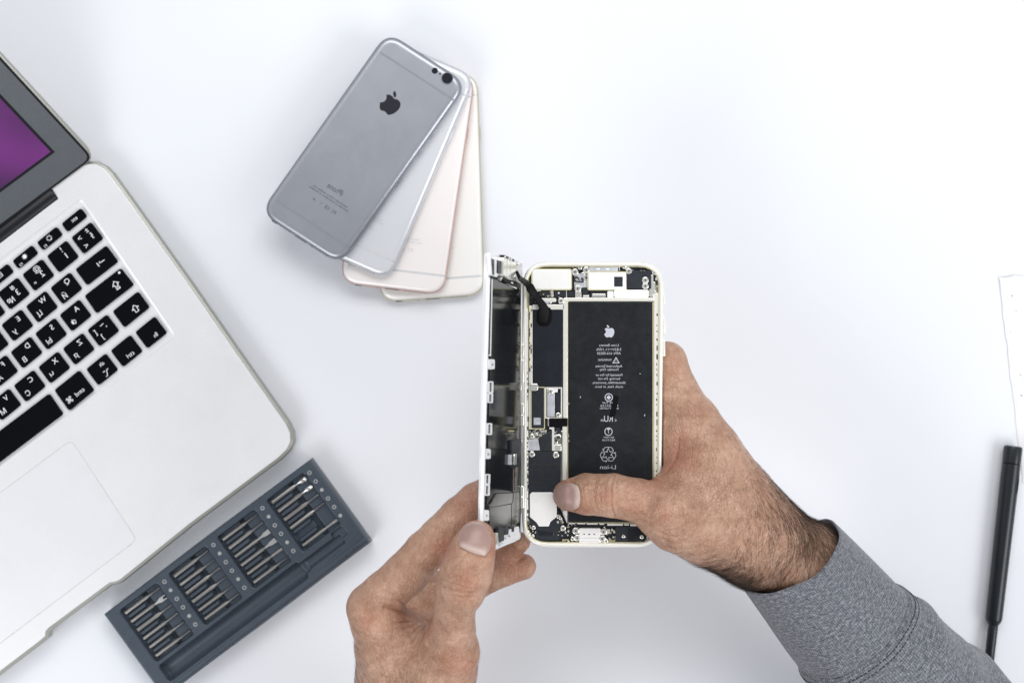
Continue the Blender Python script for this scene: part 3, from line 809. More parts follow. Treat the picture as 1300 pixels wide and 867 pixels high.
L = [(rng.uniform(672, 693), rng.uniform(544.5, 557)) for _ in range(18)]
slots('solder_pad', M['nickel'], [(x, y, random.uniform(1, 3.2), random.uniform(.8, 2.2)) for x, y in L], -.0012)
slots('gold_contact', M['brass'], [(rng.uniform(672, 694), rng.uniform(545, 556), 1.5, 1.0) for _ in range(6)], -.0011)
screw(675.6, 553.8, 2.8, -.0006); screw(681, 551, 1.8, -.001)
part('flex_cable', M['flex'], lambda bm: prism(bm, roundpoly([(671, 558), (683, 556.5), (685.5, 571.5), (670, 572)], 1, 2), T, -.0034, -.0012, .0002))
part('flex_cable', M['board'], lambda bm: prism(bm, roundpoly([(684, 556), (693.5, 549.5), (699.5, 546), (700.5, 572.5), (686.5, 572.5)], 1.5, 2), T, -.0034, -.0011, .0003))
part('gold_bar', M['pframe'], lambda bm: prism(bm, [(697.5, 542.3), (703.6, 542.3), (703.6, 572), (700.8, 572), (700.8, 545), (697.5, 544.8)], T, -.0034, -.0008))
bx('chip', M['module'], 704.6, 542.5, 711, 550, -.0034, -.0012, .6)
for q in ((705, 551.5, 712, 555.5), (704, 559, 708, 563), (703.6, 564, 712.6, 572.4)): bx('connector', M['nickel'], *q, -.0034, -.0010, .8)
bx('chip', M['port'], 706.5, 553.5, 711, 556.5, -.003, -.0009, .4); bx('chip', M['port'], 704.5, 558.6, 707.5, 561.2, -.003, -.0009, .4)
# scattered small components that fill the boards
def scatter(n, x0, y0, x1, y1, h, seed):
    r = random.Random(seed)
    for nm, m_, k in (('capacitor', M['nickel'], n), ('chip', M['module'], n // 2), ('gold_contact', M['brass'], max(2, n // 4)), ('shield_clip', M['shield'], n // 2)):
        slots(nm, m_, [(r.uniform(x0, x1), r.uniform(y0, y1), r.uniform(.8, 2.4), r.uniform(.8, 2.2)) for _ in range(k)], h + r.uniform(0, .0002))
scatter(16, 674, 366, 716, 386, -.0014, 1); scatter(8, 726, 338, 748, 376, -.0018, 2); scatter(10, 784, 337.5, 830, 344, -.0013, 3)
scatter(14, 672, 543, 712, 557, -.0013, 4); scatter(16, 708, 662, 736, 686, -.0016, 5); scatter(12, 766, 666, 784, 687, -.0016, 6)
scatter(8, 823, 348, 834, 380, -.0014, 7); scatter(10, 668, 664, 680, 685, -.0016, 8); scatter(8, 701, 545, 713, 572, -.0012, 9); scatter(8, 707, 612, 719, 660, -.0022, 10)
for q in ((671.6, 389, 673.2, 470), (827.6, 384, 829.2, 655)): bx('gold_edge', M['gold_trim'], *q, -.0045, -.0007, 0)
part('gold_edge', M['gold_trim'], lambda bm: ring_prism(bm, roundpoly(rect(674.6, 341.2, 726.1, 368.5), 3, 3), roundpoly(rect(675.6, 342.2, 725.1, 367.5), 2.4, 3), T, -.0045, -.0012))
part('gold_edge', M['gold_trim'], lambda bm: ring_prism(bm, roundpoly(rect(745.7, 344.7, 796.3, 368.7), 3, 3), roundpoly(rect(746.7, 345.7, 795.3, 367.7), 2.4, 3), T, -.0045, -.0013))
part('gold_edge', M['gold_trim'], lambda bm: ring_prism(bm, roundpoly(rect(673.4, 491, 691.8, 544.8), 1.4, 3), roundpoly(rect(674.5, 492.1, 690.7, 543.6), 1, 3), T, -.0034, -.0011))
part('gold_edge', M['gold_trim'], lambda bm: ring_prism(bm, roundpoly(rect(720.2, 381.8, 830.5, 664), 2, 2), roundpoly(rect(721.2, 382.6, 829.6, 663), 2, 2), T, -.0045, -.0012))
# battery with its print
bat = bx('battery', M['battery'], 721.4, 382.8, 829.4, 662.8, -.0045, -.0006, 2, .0006)
bp = level(ZT - .0006)
UX, UY = (-1, 0), (0, -1)
def wr(bm, s, x, y, size, w_=None): write(bm, s, x, y, size, UX, UY, bp, .00006, w_)
bm = bmesh.new()
fruit(bm, 773.5, 420.5, 15.8, UX, UY, bp, .00006)
for s, y, w_ in (('Li-ion Battery', 438.6, 25), ('3.82V⎓11.1Wh', 443.6, 31.5), ('APN: 616-00250', 448.5, 30), ('Authorized Service', 464.6, 34), ('Provider Only', 469.5, 24), ('Potential for fire or', 475.8, 34), ('burning. Do not', 481, 28), ('disassemble, puncture,', 486, 42), ('crush, heat, or burn.', 490.9, 36)):
    wr(bm, s, 773, y, 4.5, w_)
wr(bm, 'WARNING', 768, 456.8, 3.9, 17.5)
def tri_ring(bm, x, y, r, k, nn, rot):
    vo = [bm.verts.new(bp.at(x + r * math.cos(rot + 2 * math.pi * i / nn), y + r * math.sin(rot + 2 * math.pi * i / nn), .00006)) for i in range(nn)]
    vi = [bm.verts.new(bp.at(x + r * k * math.cos(rot + 2 * math.pi * i / nn), y + r * k * math.sin(rot + 2 * math.pi * i / nn), .00006)) for i in range(nn)]
    for i in range(nn): bm.faces.new((vo[i], vo[(i + 1) % nn], vi[(i + 1) % nn], vi[i]))
tri_ring(bm, 782, 458.4, 5.4, .62, 3, -math.pi / 2); wr(bm, '!', 782, 458.4, 4.6)
tri_ring(bm, 772.8, 504.4, 5.2, .8, 20, 0); fill_poly(bm, circ(772.8, 504.4, 3.1, 4), bp, .00006)
for s, y, w_ in (('KBPE TUV', 511.3, 18), ('IEC 62133', 514.8, 22), ('SAFETY LISTED', 518.2, 24)): wr(bm, s, 773.5, y, 3.4, w_)
wr(bm, 'c', 781.5, 533.4, 6); wr(bm, 'RU', 772.4, 531.4, 11, 11); wr(bm, 'us', 764.8, 533.4, 5.5)
tri_ring(bm, 772.5, 547.7, 5.2, .82, 20, 0); wr(bm, 'Y', 772.5, 547.4, 7); fill_poly(bm, circ(772.5, 545, 2, 8), bp, .00006)
wr(bm, 'BATTERY', 772.5, 555, 3, 13); wr(bm, 'RECYCLE', 772.5, 558.5, 3, 16)
wr(bm, '♲', 772, 577, 25, 20.5)
wr(bm, 'Li-ion', 771.8, 592.7, 7.4, 20)
obj('battery_print', bm, M['print'], bat, smooth=False)
part('tape_strip', M['tape'], lambda bm: prism(bm, roundpoly([(779.5, 501.8), (785.6, 503), (781, 528.6), (773.5, 530)], .8, 2), bp, -.0002, .00016), bat)
slots('scuff', M['print'], [(721.8, 511, .7, 2.5), (736.3, 503, 1.0, 2.0), (818, 526, .9, 2.2), (812, 474, 1.6, .8), (721.8, 551, .5, 4), (721.8, 558, .7, 3)], -.00054)
# speaker module
sp = part('speaker', M['module'], lambda bm: prism(bm, roundpoly([(671.5, 573.2), (712.2, 573.2), (711, 660), (714, 668), (706, 676), (676, 672), (670.5, 655)], 2, 3), T, -.0045, -.0012, .0003))
part('seam', M['port'], lambda bm: (prism(bm, rect(672.5, 588.6, 711.2, 590.0), T, -.0014, -.00117), ring_prism(bm, roundpoly([(670.5, 596), (689.4, 596), (689.4, 612.6), (670.5, 612.6)], [0, 3, 3, 0], 4), roundpoly([(670.6, 597.2), (688.3, 597.2), (688.3, 611.4), (670.6, 611.4)], [0, 2, 2, 0], 4), T, -.0014, -.00117)), sp)
part('speaker_plate', M['shield'], lambda bm: prism(bm, roundpoly([(672.5, 627.6), (675, 624.8), (701.5, 624.8), (706.8, 634), (706.6, 656), (698.6, 662.4), (696.6, 668), (684, 668), (681, 663), (672.6, 656)], 1.4, 3), T, -.0016, -.0008, .0002), sp)
screw(675.2, 576.5, 3.8, -.0005); screw(705.6, 577.5, 4.0, -.0005)
bx('connector', M['nickel'], 707, 623, 720, 664, -.0045, -.0026, 1); bx('shield_plate', M['shield'], 714, 648, 722, 663.5, -.0040, -.0012, 1)
part('antenna_cable', M['tape'], lambda bm: tube(bm, [T.at(x, y, -.0006) for x, y in ((710, 646), (714, 655), (717, 662), (720, 668))], .0007, 8))
# bottom row
bx('board', M['board'], 669, 664, 834, 688.4, -.0045, -.0030, 8)
slots('gold_bar', M['pframe'], [(722, 663.4, 8, 1.7), (733, 663.4, 10, 1.8), (745, 663.8, 14, 1.8), (761, 664, 6, 1.8), (771, 664.6, 20, 2.4), (792.5, 665, 6, 1.8), (800, 665, 14, 2.6)], -.0008)
bx('charging_connector', M['shield'], 735.2, 670.2, 762.4, 689, -.0045, -.0006, 1.2, .0003)
slots('connector_slot', M['port'], [(740.6, 677.2, 2, 1.2), (746.8, 677.4, 2.4, 1.4), (753.3, 677.4, 2, 1.2)], -.00055)
slots('connector_seam', M['flex'], [(736, 682.8, 26, .5), (736, 686.2, 26, .4)], -.00056)
for x, y, r in ((731, 673.8, 4.4), (732.8, 682.6, 4.2), (766.2, 675, 4.2), (764.6, 683.8, 4.2), (727, 684, 2.6), (769.5, 686.5, 2.6), (714.8, 670.4, 3.5), (677.3, 669.8, 2.6), (669.9, 677.6, 3.4), (676.5, 680, 2.0), (709, 655.5, 2.6), (711.5, 657.5, 2.2)):
    screw(x, y, r, -.0004 - random.uniform(0, .0004))
bx('jack_module', M['module'], 679.6, 669.5, 708.6, 685.5, -.0045, -.0016, 2.5)
bx('jack_cover', M['film'], 683, 672, 703, 680, -.002, -.0013, 2)
tp_ = bx('haptic_motor', M['module'], 781.2, 668.2, 820.4, 690 - 1, -.0045, -.0012, 1.5)
bx('motor_cover', M['battery'], 797, 671, 819, 687.5, -.0014, -.0010, 1, .0001, tp_)
screw(791.6, 680.8, 2.2, -.0007); screw(814.7, 681.4, 2.5, -.0006)
slots('gold_contact', M['brass'], [(714, 684.2, 8, 1.6), (774, 685.3, 7, 1.8), (774, 675, 2, 2), (778, 672.5, 2.4, 1.8), (721, 672, 1.4, 1.4)], -.0012)
slots('solder_pad', M['nickel'], [(770, 671.5, 4.5, 5.5), (776, 671, 2, 3), (779, 674.5, 2, 1.6), (717, 674, 2, 3), (720, 678, 1.6, 2), (713, 679, 1.4, 1.4), (798, 671.6, 10, .9), (820, 672, 5, 1.2), (821, 676, 1.3, 9), (707, 661, 2.6, 3)], -.0011)
part('corner_bracket', M['nickel'], lambda bm: prism(bm, roundpoly([(664.5, 646), (671, 659), (672, 661), (664.5, 661)], 1, 2), T, -.004, -.0008))
# side buttons
for y0, y1 in ((375, 386), (402.3, 423), (431.2, 452.4)):
    part('side_button', M['pframe'], lambda bm: prism(bm, roundpoly(rect(841, y0, 844.6, y1), 1, 2), T, -.005, -.002, .0003))

# ------------------------------------------------------------------ display assembly, swung up on its cables
qa = P(619.5, 318, .188); qb = P(610, 704, .188); qc = P(664, 333, .117)
pn = (qb - qa).cross(qc - qa).normalized(); pn = pn if pn.x > 0 else -pn
D2 = Plane(qa, pn)
dout = roundpoly([(620, 319), (664, 333), (661.5, 684), (611, 706)], [5, 5, 5, 5], 5)
disp = part('display_panel', M['white_plastic'], lambda bm: prism(bm, dout, D2, -.0022, 0, .0005))
def dp(name, m, pts, h0=0, h1=.0008, r=.6, bev=.0001, sub=disp):
    return part(name, m, lambda bm: prism(bm, roundpoly(pts, r, 3) if r else pts, D2, h0, h1, bev), sub)
dp('front_glass', M['white_plastic'], [(621, 321), (663.5, 334), (661, 683), (612, 703)], -.0036, -.0026, 4, .0004)
dp('gasket', M['gasket'], [(621.2, 321.6), (663.6, 334.4), (661.2, 683), (612.4, 702.5)], -.0026, -.0022, 4, 0)
dp('inner_frame', M['board'], [(623, 345), (661.5, 352), (660.5, 676), (614.5, 690)], 0, .0004, 1)
dp('back_plate', M['plate'], [(625, 353), (661.5, 366), (660.8, 668), (617, 672)], .0004, .0010, 1.5, .0002)
dp('home_bracket', M['plate2'], [(631, 626), (659.6, 624.5), (660.6, 662), (652, 668), (622, 672), (622, 641)], .0010, .0018, 2, .0003)
dp('home_seam', M['port'], [(651.6, 624.6), (652.4, 624.6), (651.5, 637.6), (649.8, 639.4), (649.8, 667), (649.1, 667), (649.1, 640), (624, 644.2), (624, 643.6), (649.2, 638.6), (650.8, 637)], .0018, .00186, 0, 0)
dp('cable_trace', M['rose_edge'], [(651.6, 595), (652.4, 595), (652.3, 624), (651.6, 624)], .0010, .0011, 0, 0)
# long white rail with clips on the outer side
dp('edge_rail', M['white_plastic'], [(621.4, 352), (622.6, 353), (613.4, 688), (612.0, 688)], 0, .0016, 0, .0002)
dp('edge_tape', M['gasket'], [(622.8, 352), (624.2, 352), (621.8, 450), (620.4, 450)], .0004, .0012, 0)
dp('edge_strip', M['white_plastic'], [(624.6, 354), (625.6, 354), (623.6, 452), (622.6, 452)], .0004, .0014, 0)
for x, y, hh in ((625.4, 462.4, 6.5), (620.2, 576.0, 6.5), (618.2, 654, 7)):
    c = dp('screw_tab', M['white_plastic'], [(x - 4.5, y - hh), (x + 3, y - hh), (x + 3, y + hh), (x - 4.5, y + hh)], 0, .0016, 2, .0003)
    part('screw', M['nickel'], lambda bm: prism(bm, circ(x, y + .4, 1.7, 12), D2, .001, .0019, .0002), disp)
for x, y0, y1 in ((623.4, 484, 499), (623.0, 499, 511.5), (621.8, 537, 552), (619.3, 601.5, 615), (618.9, 615, 629)):
    part('clip', M['white_plastic'], lambda bm: ring_prism(bm, roundpoly([(x - 3.4, y0), (x + 3.2, y0), (x + 3.0, y1), (x - 3.6, y1)], 1.6, 3), roundpoly([(x - 1.6, y0 + 1.5), (x + 1.7, y0 + 1.5), (x + 1.5, y1 - 1.5), (x - 1.8, y1 - 1.5)], .5, 3), D2, .0008, .0016), disp)
# top end: front camera, ear speaker and cable
dp('top_bracket', M['white_plastic'], [(621.6, 320.5), (637, 324.5), (636.5, 346), (632, 351), (623, 350)], 0, .0014, 1.5, .0003)
dp('bracket_window', M['hinge'], [(623.5, 328), (628.6, 330), (628.4, 350), (625, 348.6)], .0010, .00145, .5, 0)
dp('bracket_pin', M['white_plastic'], [(629.4, 330), (632, 330.6), (631.6, 352), (629, 351.4)], .0010, .0022, .5)
dp('sensor', M['board'], [(632.6, 330.6), (638.6, 332), (638, 348), (632.2, 346.5)], 0, .0030, .6)
em = dp('ear_speaker', M['nickel'], [(639.6, 326.6), (655.2, 333.4), (655, 357), (647, 355), (639.4, 350)], 0, .0042, .8, .0005)
for q in ([(643.4, 329.6), (644.3, 330), (644, 352.5), (643.1, 352)], [(648, 331.6), (648.8, 332), (648.5, 355), (647.7, 354.6)]): dp('seam', M['flex'], q, .0042, .00425, 0, 0, em)
dp('camera_holder', M['board'], [(639.5, 323.4), (653.5, 329.5), (652.6, 333.6), (640, 328.4)], 0, .0036, .6)
for q in ((641.3, 326.2), (646.5, 328.2), (649.2, 329.4)): part('solder_pad', M['nickel'], lambda bm: prism(bm, circ(*q, 1.2, 8), D2, .0034, .0038), disp)
dp('top_plate', M['flex'], [(655.8, 331), (663.2, 334.4), (662.8, 362), (655.6, 357)], 0, .0010, 1)
part('screw', M['nickel'], lambda bm: prism(bm, circ(659, 334.6, 2, 12), D2, .0008, .0018, .0002), disp)
dp('flex_cable', M['tape'], [(637, 351), (650.5, 354), (657, 361), (655, 364), (640.6, 357.6)], .0008, .0026, .8)
for q in ((638.2, 350.6), (650.4, 359), (636.6, 353.6)): part('solder_pad', M['nickel'], lambda bm: prism(bm, circ(*q, 1.3, 8), D2, .002, .0032), disp)
dp('liner', M['white_plastic'], [(633.5, 352), (637.5, 354.5), (656.5, 365.6), (655.8, 367.2), (634, 355.2)], .0006, .0012, .3)
# middle connector and bottom end
dp('connector_cover', M['board'], [(650, 559), (662, 557.4), (662, 592), (650, 594)], .0010, .0024, 1)
dp('connector_bar', M['nickel'], [(653.4, 576), (656.4, 575.6), (656.0, 590), (652.8, 590)], .0024, .0030, .8)
dp('connector_bar', M['flex'], [(648.6, 577), (650, 577), (649.8, 590), (648.2, 590)], .0010, .0026, .5)
dp('gold_contact', M['brass'], [(646, 546), (653, 546), (653, 548), (646, 548)], .0010, .0014, .3)
dp('bottom_bracket', M['white_plastic'], [(645, 673), (659, 667.5), (660.4, 683), (653, 688), (631, 696), (630, 692)], 0, .0026, 1.2, .0003)
for q in ([(633, 668), (640.6, 670), (640, 686), (634, 688)], [(640.6, 669.6), (646.2, 668.6), (645.6, 678), (641.4, 679)], [(650.6, 668), (653, 667.6), (652.6, 674.6), (650.2, 675)]): dp('spring_contact', M['board'], q, .0010, .0030, .6)
for q in ([(631, 676), (634.6, 676), (634, 690), (630.6, 691)],): dp('gold_contact', M['ptray'], q, .0010, .0026, .5)
for q in ((637, 688.6), (642.4, 683.4), (647, 680.4), (634.6, 692)): part('solder_pad', M['flex'], lambda bm: prism(bm, circ(*q, 1.4, 8), D2, .0024, .0032), disp)
# black flex cable bridging the two halves
cb = [D2.at(655.5, 344, .004), D2.at(659.5, 353, .007), P(668.5, 360, .1235), P(673, 365.5, .1195), P(681, 377, .1175), P(689, 388, .1162), P(691, 397, .1145), P(691.5, 409, .1140)]
part('flex_cable', M['tape'], lambda bm: tube(bm, cb, [.0008, .0013, .0019, .0026, .0019, .0023, .0040, .0040], 12, (Vector((.25, 0, 1)), .13)))
part('cable_pad', M['tape'], lambda bm: prism(bm, roundpoly([(683.5, 391), (699, 389.6), (701, 396), (701, 408), (696, 414), (686, 414), (681.5, 408), (681.5, 398)], 4, 4), T, -.0016, -.0008, .0004))
# ------------------------------------------------------------------ the person's hands: smooth-blended volumes meshed once
import openvdb
VOX = 0.65   # mm
def mm(px, py, z): p = P(px, py, z / 1000); return np.array([p.x, p.y, p.z]) * 1000
def rmm(r, z): return r * MPP * (900 - z) / 900 * 1000
class Sdf:
    def __init__(s, lo, hi):
        s.lo = np.array(lo, float); s.n = np.ceil((np.array(hi) - s.lo) / VOX).astype(int)
        s.D = np.full(s.n, 50., np.float32)
    def sub(s, lo, hi):
        a = np.maximum(0, np.floor((lo - s.lo) / VOX).astype(int)); b = np.minimum(s.n, np.ceil((hi - s.lo) / VOX).astype(int) + 1)
        if (b <= a).any(): return None, None
        ax = [(s.lo[i] + VOX * np.arange(a[i], b[i])).astype(np.float32) for i in range(3)]
        return tuple(slice(a[i], b[i]) for i in range(3)), np.meshgrid(*ax, indexing='ij', sparse=True)
    def cone(s, a, b, r1, r2, k=4.0, fl=None):
        """round cone from a to b; smooth union of radius k"""
        a, b = np.array(a), np.array(b); R = max(r1, r2) + 16
        sl, G = s.sub(np.minimum(a, b) - R, np.maximum(a, b) + R)
        if sl is None: return
        ba = b - a; L2 = ba @ ba
        px, py, pz = G[0] - a[0], G[1] - a[1], G[2] - a[2]
        h = np.clip((px * ba[0] + py * ba[1] + pz * ba[2]) / L2, 0, 1)
        d = np.sqrt((px - h * ba[0]) ** 2 + (py - h * ba[1]) ** 2 + (pz - h * ba[2]) ** 2) - (r1 + (r2 - r1) * h)
        s.union(sl, d, k)
    def union(s, sl, d, k):
        o = s.D[sl]; h = np.maximum(k - np.abs(o - d), 0) / k
        s.D[sl] = np.minimum(o, d) - h * h * k * .25
    def ell(s, c, r, k=4.0, rot=None):
        c = np.array(c); r = np.array(r, float); R = r.max() + k + 3
        sl, G = s.sub(c - R, c + R)
        if sl is None: return
        q = [G[i] - c[i] for i in range(3)]
        if rot is not None:
            q = [rot[i][0] * q[0] + rot[i][1] * q[1] + rot[i][2] * q[2] for i in range(3)]
        k0 = np.sqrt((q[0] / r[0]) ** 2 + (q[1] / r[1]) ** 2 + (q[2] / r[2]) ** 2)
        k1 = np.sqrt((q[0] / r[0] ** 2) ** 2 + (q[1] / r[1] ** 2) ** 2 + (q[2] / r[2] ** 2) ** 2)
        s.union(sl, k0 * (k0 - 1) / np.maximum(k1, 1e-4), k)
    def chain(s, nodes, k=4.0):
        keep = s.D; s.D = np.full(s.n, 50., np.float32)          # the chain on its own, then blended in
        for (x0, y0, z0, r0), (x1, y1, z1, r1) in zip(nodes, nodes[1:]):
            s.cone(mm(x0, y0, z0), mm(x1, y1, z1), rmm(r0, z0), rmm(r1, z1), 1.5)
        new = s.D; s.D = keep; s.union(np.s_[:, :, :], new, k)
    def cut_box(s, lo, hi, k=1.0):
        lo, hi = np.array(lo), np.array(hi); c, hf = (lo + hi) / 2, (hi - lo) / 2
        sl, G = s.sub(lo - 4, hi + 4)
        q = [np.abs(G[i] - c[i]) - hf[i] for i in range(3)]
        d = np.sqrt(sum(np.maximum(x, 0) ** 2 for x in q)) + np.minimum(np.maximum(np.maximum(q[0], q[1]), q[2]), 0)
        s.carve(sl, d, k)
    def carve(s, sl, d, k):
        o = s.D[sl]; d = -d; h = np.maximum(k - np.abs(o - d), 0) / k
        s.D[sl] = np.maximum(o, d) + h * h * k * .25
    def cut_slab(s, o, n, th, lo, hi, k=1.0):
        """remove a slab of half thickness th around the plane (o, n) within a box"""
        sl, G = s.sub(np.array(lo), np.array(hi))
        d = np.abs((G[0] - o[0]) * n[0] + (G[1] - o[1]) * n[1] + (G[2] - o[2]) * n[2]) - th
        s.carve(sl, d, k)
    def mesh(s):
        g = openvdb.FloatGrid(50.0); g.copyFromArray(np.ascontiguousarray(s.D))
        g.transform = openvdb.createLinearTransform(VOX)
        res = g.convertToPolygons(isovalue=0.0); pts, quads = res[0], res[-1]
        return np.asarray(pts, float) + s.lo, np.asarray(quads)[:, ::-1].astype(int)
    def sample(s, p):
        q = np.clip((p - s.lo) / VOX, 1, s.n - 2.001); i = np.floor(q).astype(int); f = q - i
        out = 0
        for dx in (0, 1):
            for dy in (0, 1):
                for dz in (0, 1):
                    w_ = (f[:, 0] if dx else 1 - f[:, 0]) * (f[:, 1] if dy else 1 - f[:, 1]) * (f[:, 2] if dz else 1 - f[:, 2])
                    out = out + w_ * s.D[i[:, 0] + dx, i[:, 1] + dy, i[:, 2] + dz]
        return out
    def grad(s, p):
        e = .8; g = np.stack([s.sample(p + np.eye(3)[i] * e) - s.sample(p - np.eye(3)[i] * e) for i in range(3)], 1)
        return g / np.maximum(np.linalg.norm(g, axis=1)[:, None], 1e-6)
    def top(s, px, py, zs=230.):
        """first hit of camera rays through the pixels (arrays)"""
        o = np.array([0, 0, 900.]); d = np.stack([mm(x, y, 0) - o for x, y in zip(px, py)]); d /= np.linalg.norm(d, axis=1)[:, None]
        t = (900 - zs) / -d[:, 2]
        for _ in range(70):
            t = t + np.clip(s.sample(o + d * t[:, None]), -3, 6) * .8
        return o + d * t[:, None]
def to_px(V): k = .5 * (900 - V[:, 2]) / 900; return np.stack([V[:, 0] / k + CX, CY - V[:, 1] / k], 1)
def seg_dist(p, line):
    best = np.full(len(p), 1e9)
    for a, b in zip(line, line[1:]):
        a, b = np.array(a, float), np.array(b, float); ba = b - a
        h = np.clip(((p - a) @ ba) / (ba @ ba), 0, 1)
        best = np.minimum(best, np.linalg.norm(p - a - h[:, None] * ba, axis=1))
    return best
def vnormals(V, Q):
    n = np.cross(V[Q[:, 2]] - V[Q[:, 0]], V[Q[:, 3]] - V[Q[:, 1]]); out = np.zeros_like(V)
    for k in range(4): np.add.at(out, Q[:, k], n)
    return out / np.maximum(np.linalg.norm(out, axis=1)[:, None], 1e-9)
def vnoise(p, sc, seed):
    """cheap smooth value noise"""
    r = np.random.default_rng(seed); n = 0
    for _ in range(7):
        k = r.normal(size=3) * sc; n = n + np.sin(p @ k + r.uniform(0, 6.28))
    return n / 7
def finish(V, Q, creases, bumps, reds, topz):
    N_ = vnormals(V, Q)
    if (N_[:, 2] * (V[:, 2] - V[:, 2].mean())).sum() < 0: Q = Q[:, ::-1]; N_ = -N_
    px = to_px(V); up = np.clip(N_[:, 2] * 1.6 + .1, 0, 1) * (V[:, 2] > topz)
    disp = np.zeros(len(V)); red = np.zeros(len(V))
    for line, w_, amp in creases: disp -= 2.0 * amp * np.exp(-(seg_dist(px, line) / w_) ** 2) * up
    for x, y, rx, ry, an, amp in bumps:
        c, s_ = math.cos(an), math.sin(an); dx, dy = px[:, 0] - x, px[:, 1] - y
        u, v = (dx * c + dy * s_) / rx, (-dx * s_ + dy * c) / ry
        disp += amp * np.exp(-(u * u + v * v)) * up
    for x, y, r_, a in reds: red += a * np.exp(-(((px[:, 0] - x) ** 2 + (px[:, 1] - y) ** 2) / r_ ** 2)) * (V[:, 2] > topz - 40)
    disp += .16 * vnoise(V, .35, 3) + .10 * vnoise(V, .9, 5) + .05 * vnoise(V, 2.0, 8)
    return V + N_ * disp[:, None], Q, N_, np.clip(red, 0, 1)

# ---- skin
m, nt, b = nodes('skin'); M['skin'] = m
tc = N(nt, 'ShaderNodeTexCoord'); 
n1 = N(nt, 'ShaderNodeTexNoise', Scale=75.0, Detail=6.0, Roughness=.6); nt.links.new(tc.outputs['Object'], n1.inputs['Vector'])
c1 = N(nt, 'ShaderNodeValToRGB'); c1.color_ramp.elements[0].position = .24; c1.color_ramp.elements[1].position = .76
c1.color_ramp.elements[0].color = (.33, .168, .102, 1); c1.color_ramp.elements[1].color = (.61, .395, .285, 1)
nt.links.new(n1.outputs['Fac'], c1.inputs['Fac'])
n2 = N(nt, 'ShaderNodeTexNoise', Scale=300.0, Detail=6.0, Roughness=.7); nt.links.new(tc.outputs['Object'], n2.inputs['Vector'])
c2 = N(nt, 'ShaderNodeValToRGB'); c2.color_ramp.elements[0].position = .35; c2.color_ramp.elements[1].position = .65
c2.color_ramp.elements[0].color = (.88, .84, .82, 1); c2.color_ramp.elements[1].color = (1.0, 1.0, 1.0, 1)
nt.links.new(n2.outputs['Fac'], c2.inputs['Fac'])
mu = N(nt, 'ShaderNodeMix', data_type='RGBA', blend_type='MULTIPLY'); mu.inputs['Factor'].default_value = 1
nt.links.new(c1.outputs['Color'], mu.inputs['A']); nt.links.new(c2.outputs['Color'], mu.inputs['B'])
at = N(nt, 'ShaderNodeAttribute', attribute_name='flush')
mr = N(nt, 'ShaderNodeMix', data_type='RGBA'); mr.inputs['B'].default_value = (.40, .135, .085, 1)
nt.links.new(at.outputs['Fac'], mr.inputs['Factor']); nt.links.new(mu.outputs['Result'], mr.inputs['A'])
nt.links.new(mr.outputs['Result'], b.inputs['Base Color'])
b.inputs['Roughness'].default_value = .42; b.inputs['Specular IOR Level'].default_value = .42
b.inputs['Subsurface Weight'].default_value = .06; b.inputs['Subsurface Radius'].default_value = (1.0, .35, .2); b.inputs['Subsurface Scale'].default_value = .002
v1 = N(nt, 'ShaderNodeTexVoronoi', Scale=520.0); v1.feature = 'DISTANCE_TO_EDGE'; nt.links.new(tc.outputs['Object'], v1.inputs['Vector'])
mpg = N(nt, 'ShaderNodeMapRange'); mpg.inputs['From Max'].default_value = .12; nt.links.new(v1.outputs['Distance'], mpg.inputs['Value'])
n4 = N(nt, 'ShaderNodeTexNoise', Scale=260.0, Detail=5.0); nt.links.new(tc.outputs['Object'], n4.inputs['Vector'])
ad = N(nt, 'ShaderNodeMath', operation='ADD'); nt.links.new(mpg.outputs['Result'], ad.inputs[0])
m2 = N(nt, 'ShaderNodeMath', operation='MULTIPLY'); m2.inputs[1].default_value = 2.2; nt.links.new(n4.outputs['Fac'], m2.inputs[0]); nt.links.new(m2.outputs[0], ad.inputs[1])
mpv = N(nt, 'ShaderNodeMapping'); mpv.inputs['Rotation'].default_value = (0, 0, .75); mpv.inputs['Scale'].default_value = (1, .3, 1); nt.links.new(tc.outputs['Object'], mpv.inputs['Vector'])
v2 = N(nt, 'ShaderNodeTexVoronoi', Scale=300.0); v2.feature = 'DISTANCE_TO_EDGE'; nt.links.new(mpv.outputs['Vector'], v2.inputs['Vector'])
mpg2 = N(nt, 'ShaderNodeMapRange'); mpg2.inputs['From Max'].default_value = .07; mpg2.inputs['To Max'].default_value = 1.1; nt.links.new(v2.outputs['Distance'], mpg2.inputs['Value'])
ad2 = N(nt, 'ShaderNodeMath', operation='ADD'); nt.links.new(ad.outputs[0], ad2.inputs[0]); nt.links.new(mpg2.outputs['Result'], ad2.inputs[1]); ad = ad2
bp_ = N(nt, 'ShaderNodeBump', Strength=.50, Distance=.0005); nt.links.new(ad.outputs[0], bp_.inputs['Height']); nt.links.new(bp_.outputs['Normal'], b.inputs['Normal'])
M['nail'] = mat('fingernail', (.36, .235, .205), .38, 0, .07, 160, spec=.45)
nt = M['nail'].node_tree; b = nt.nodes['Principled BSDF']; src = b.inputs['Base Color'].links[0].from_socket
at = N(nt, 'ShaderNodeAttribute', attribute_name='pale'); mr = N(nt, 'ShaderNodeMix', data_type='RGBA'); mr.inputs['B'].default_value = (.58, .46, .41, 1)
nt.links.new(at.outputs['Fac'], mr.inputs['Factor']); nt.links.new(src, mr.inputs['A']); nt.links.new(mr.outputs['Result'], b.inputs['Base Color'])
M['hair'] = mat('arm_hair', (.030, .017, .010), .5, 0, .3)
M['hair_fine'] = mat('fine_hair', (.055, .030, .017), .5, 0, .3)

person = tag(empty('person', P(760, 900, 0)), 'person holding the opened phone in both hands, grey sweatshirt cuff pushed to the wrist', 'person')

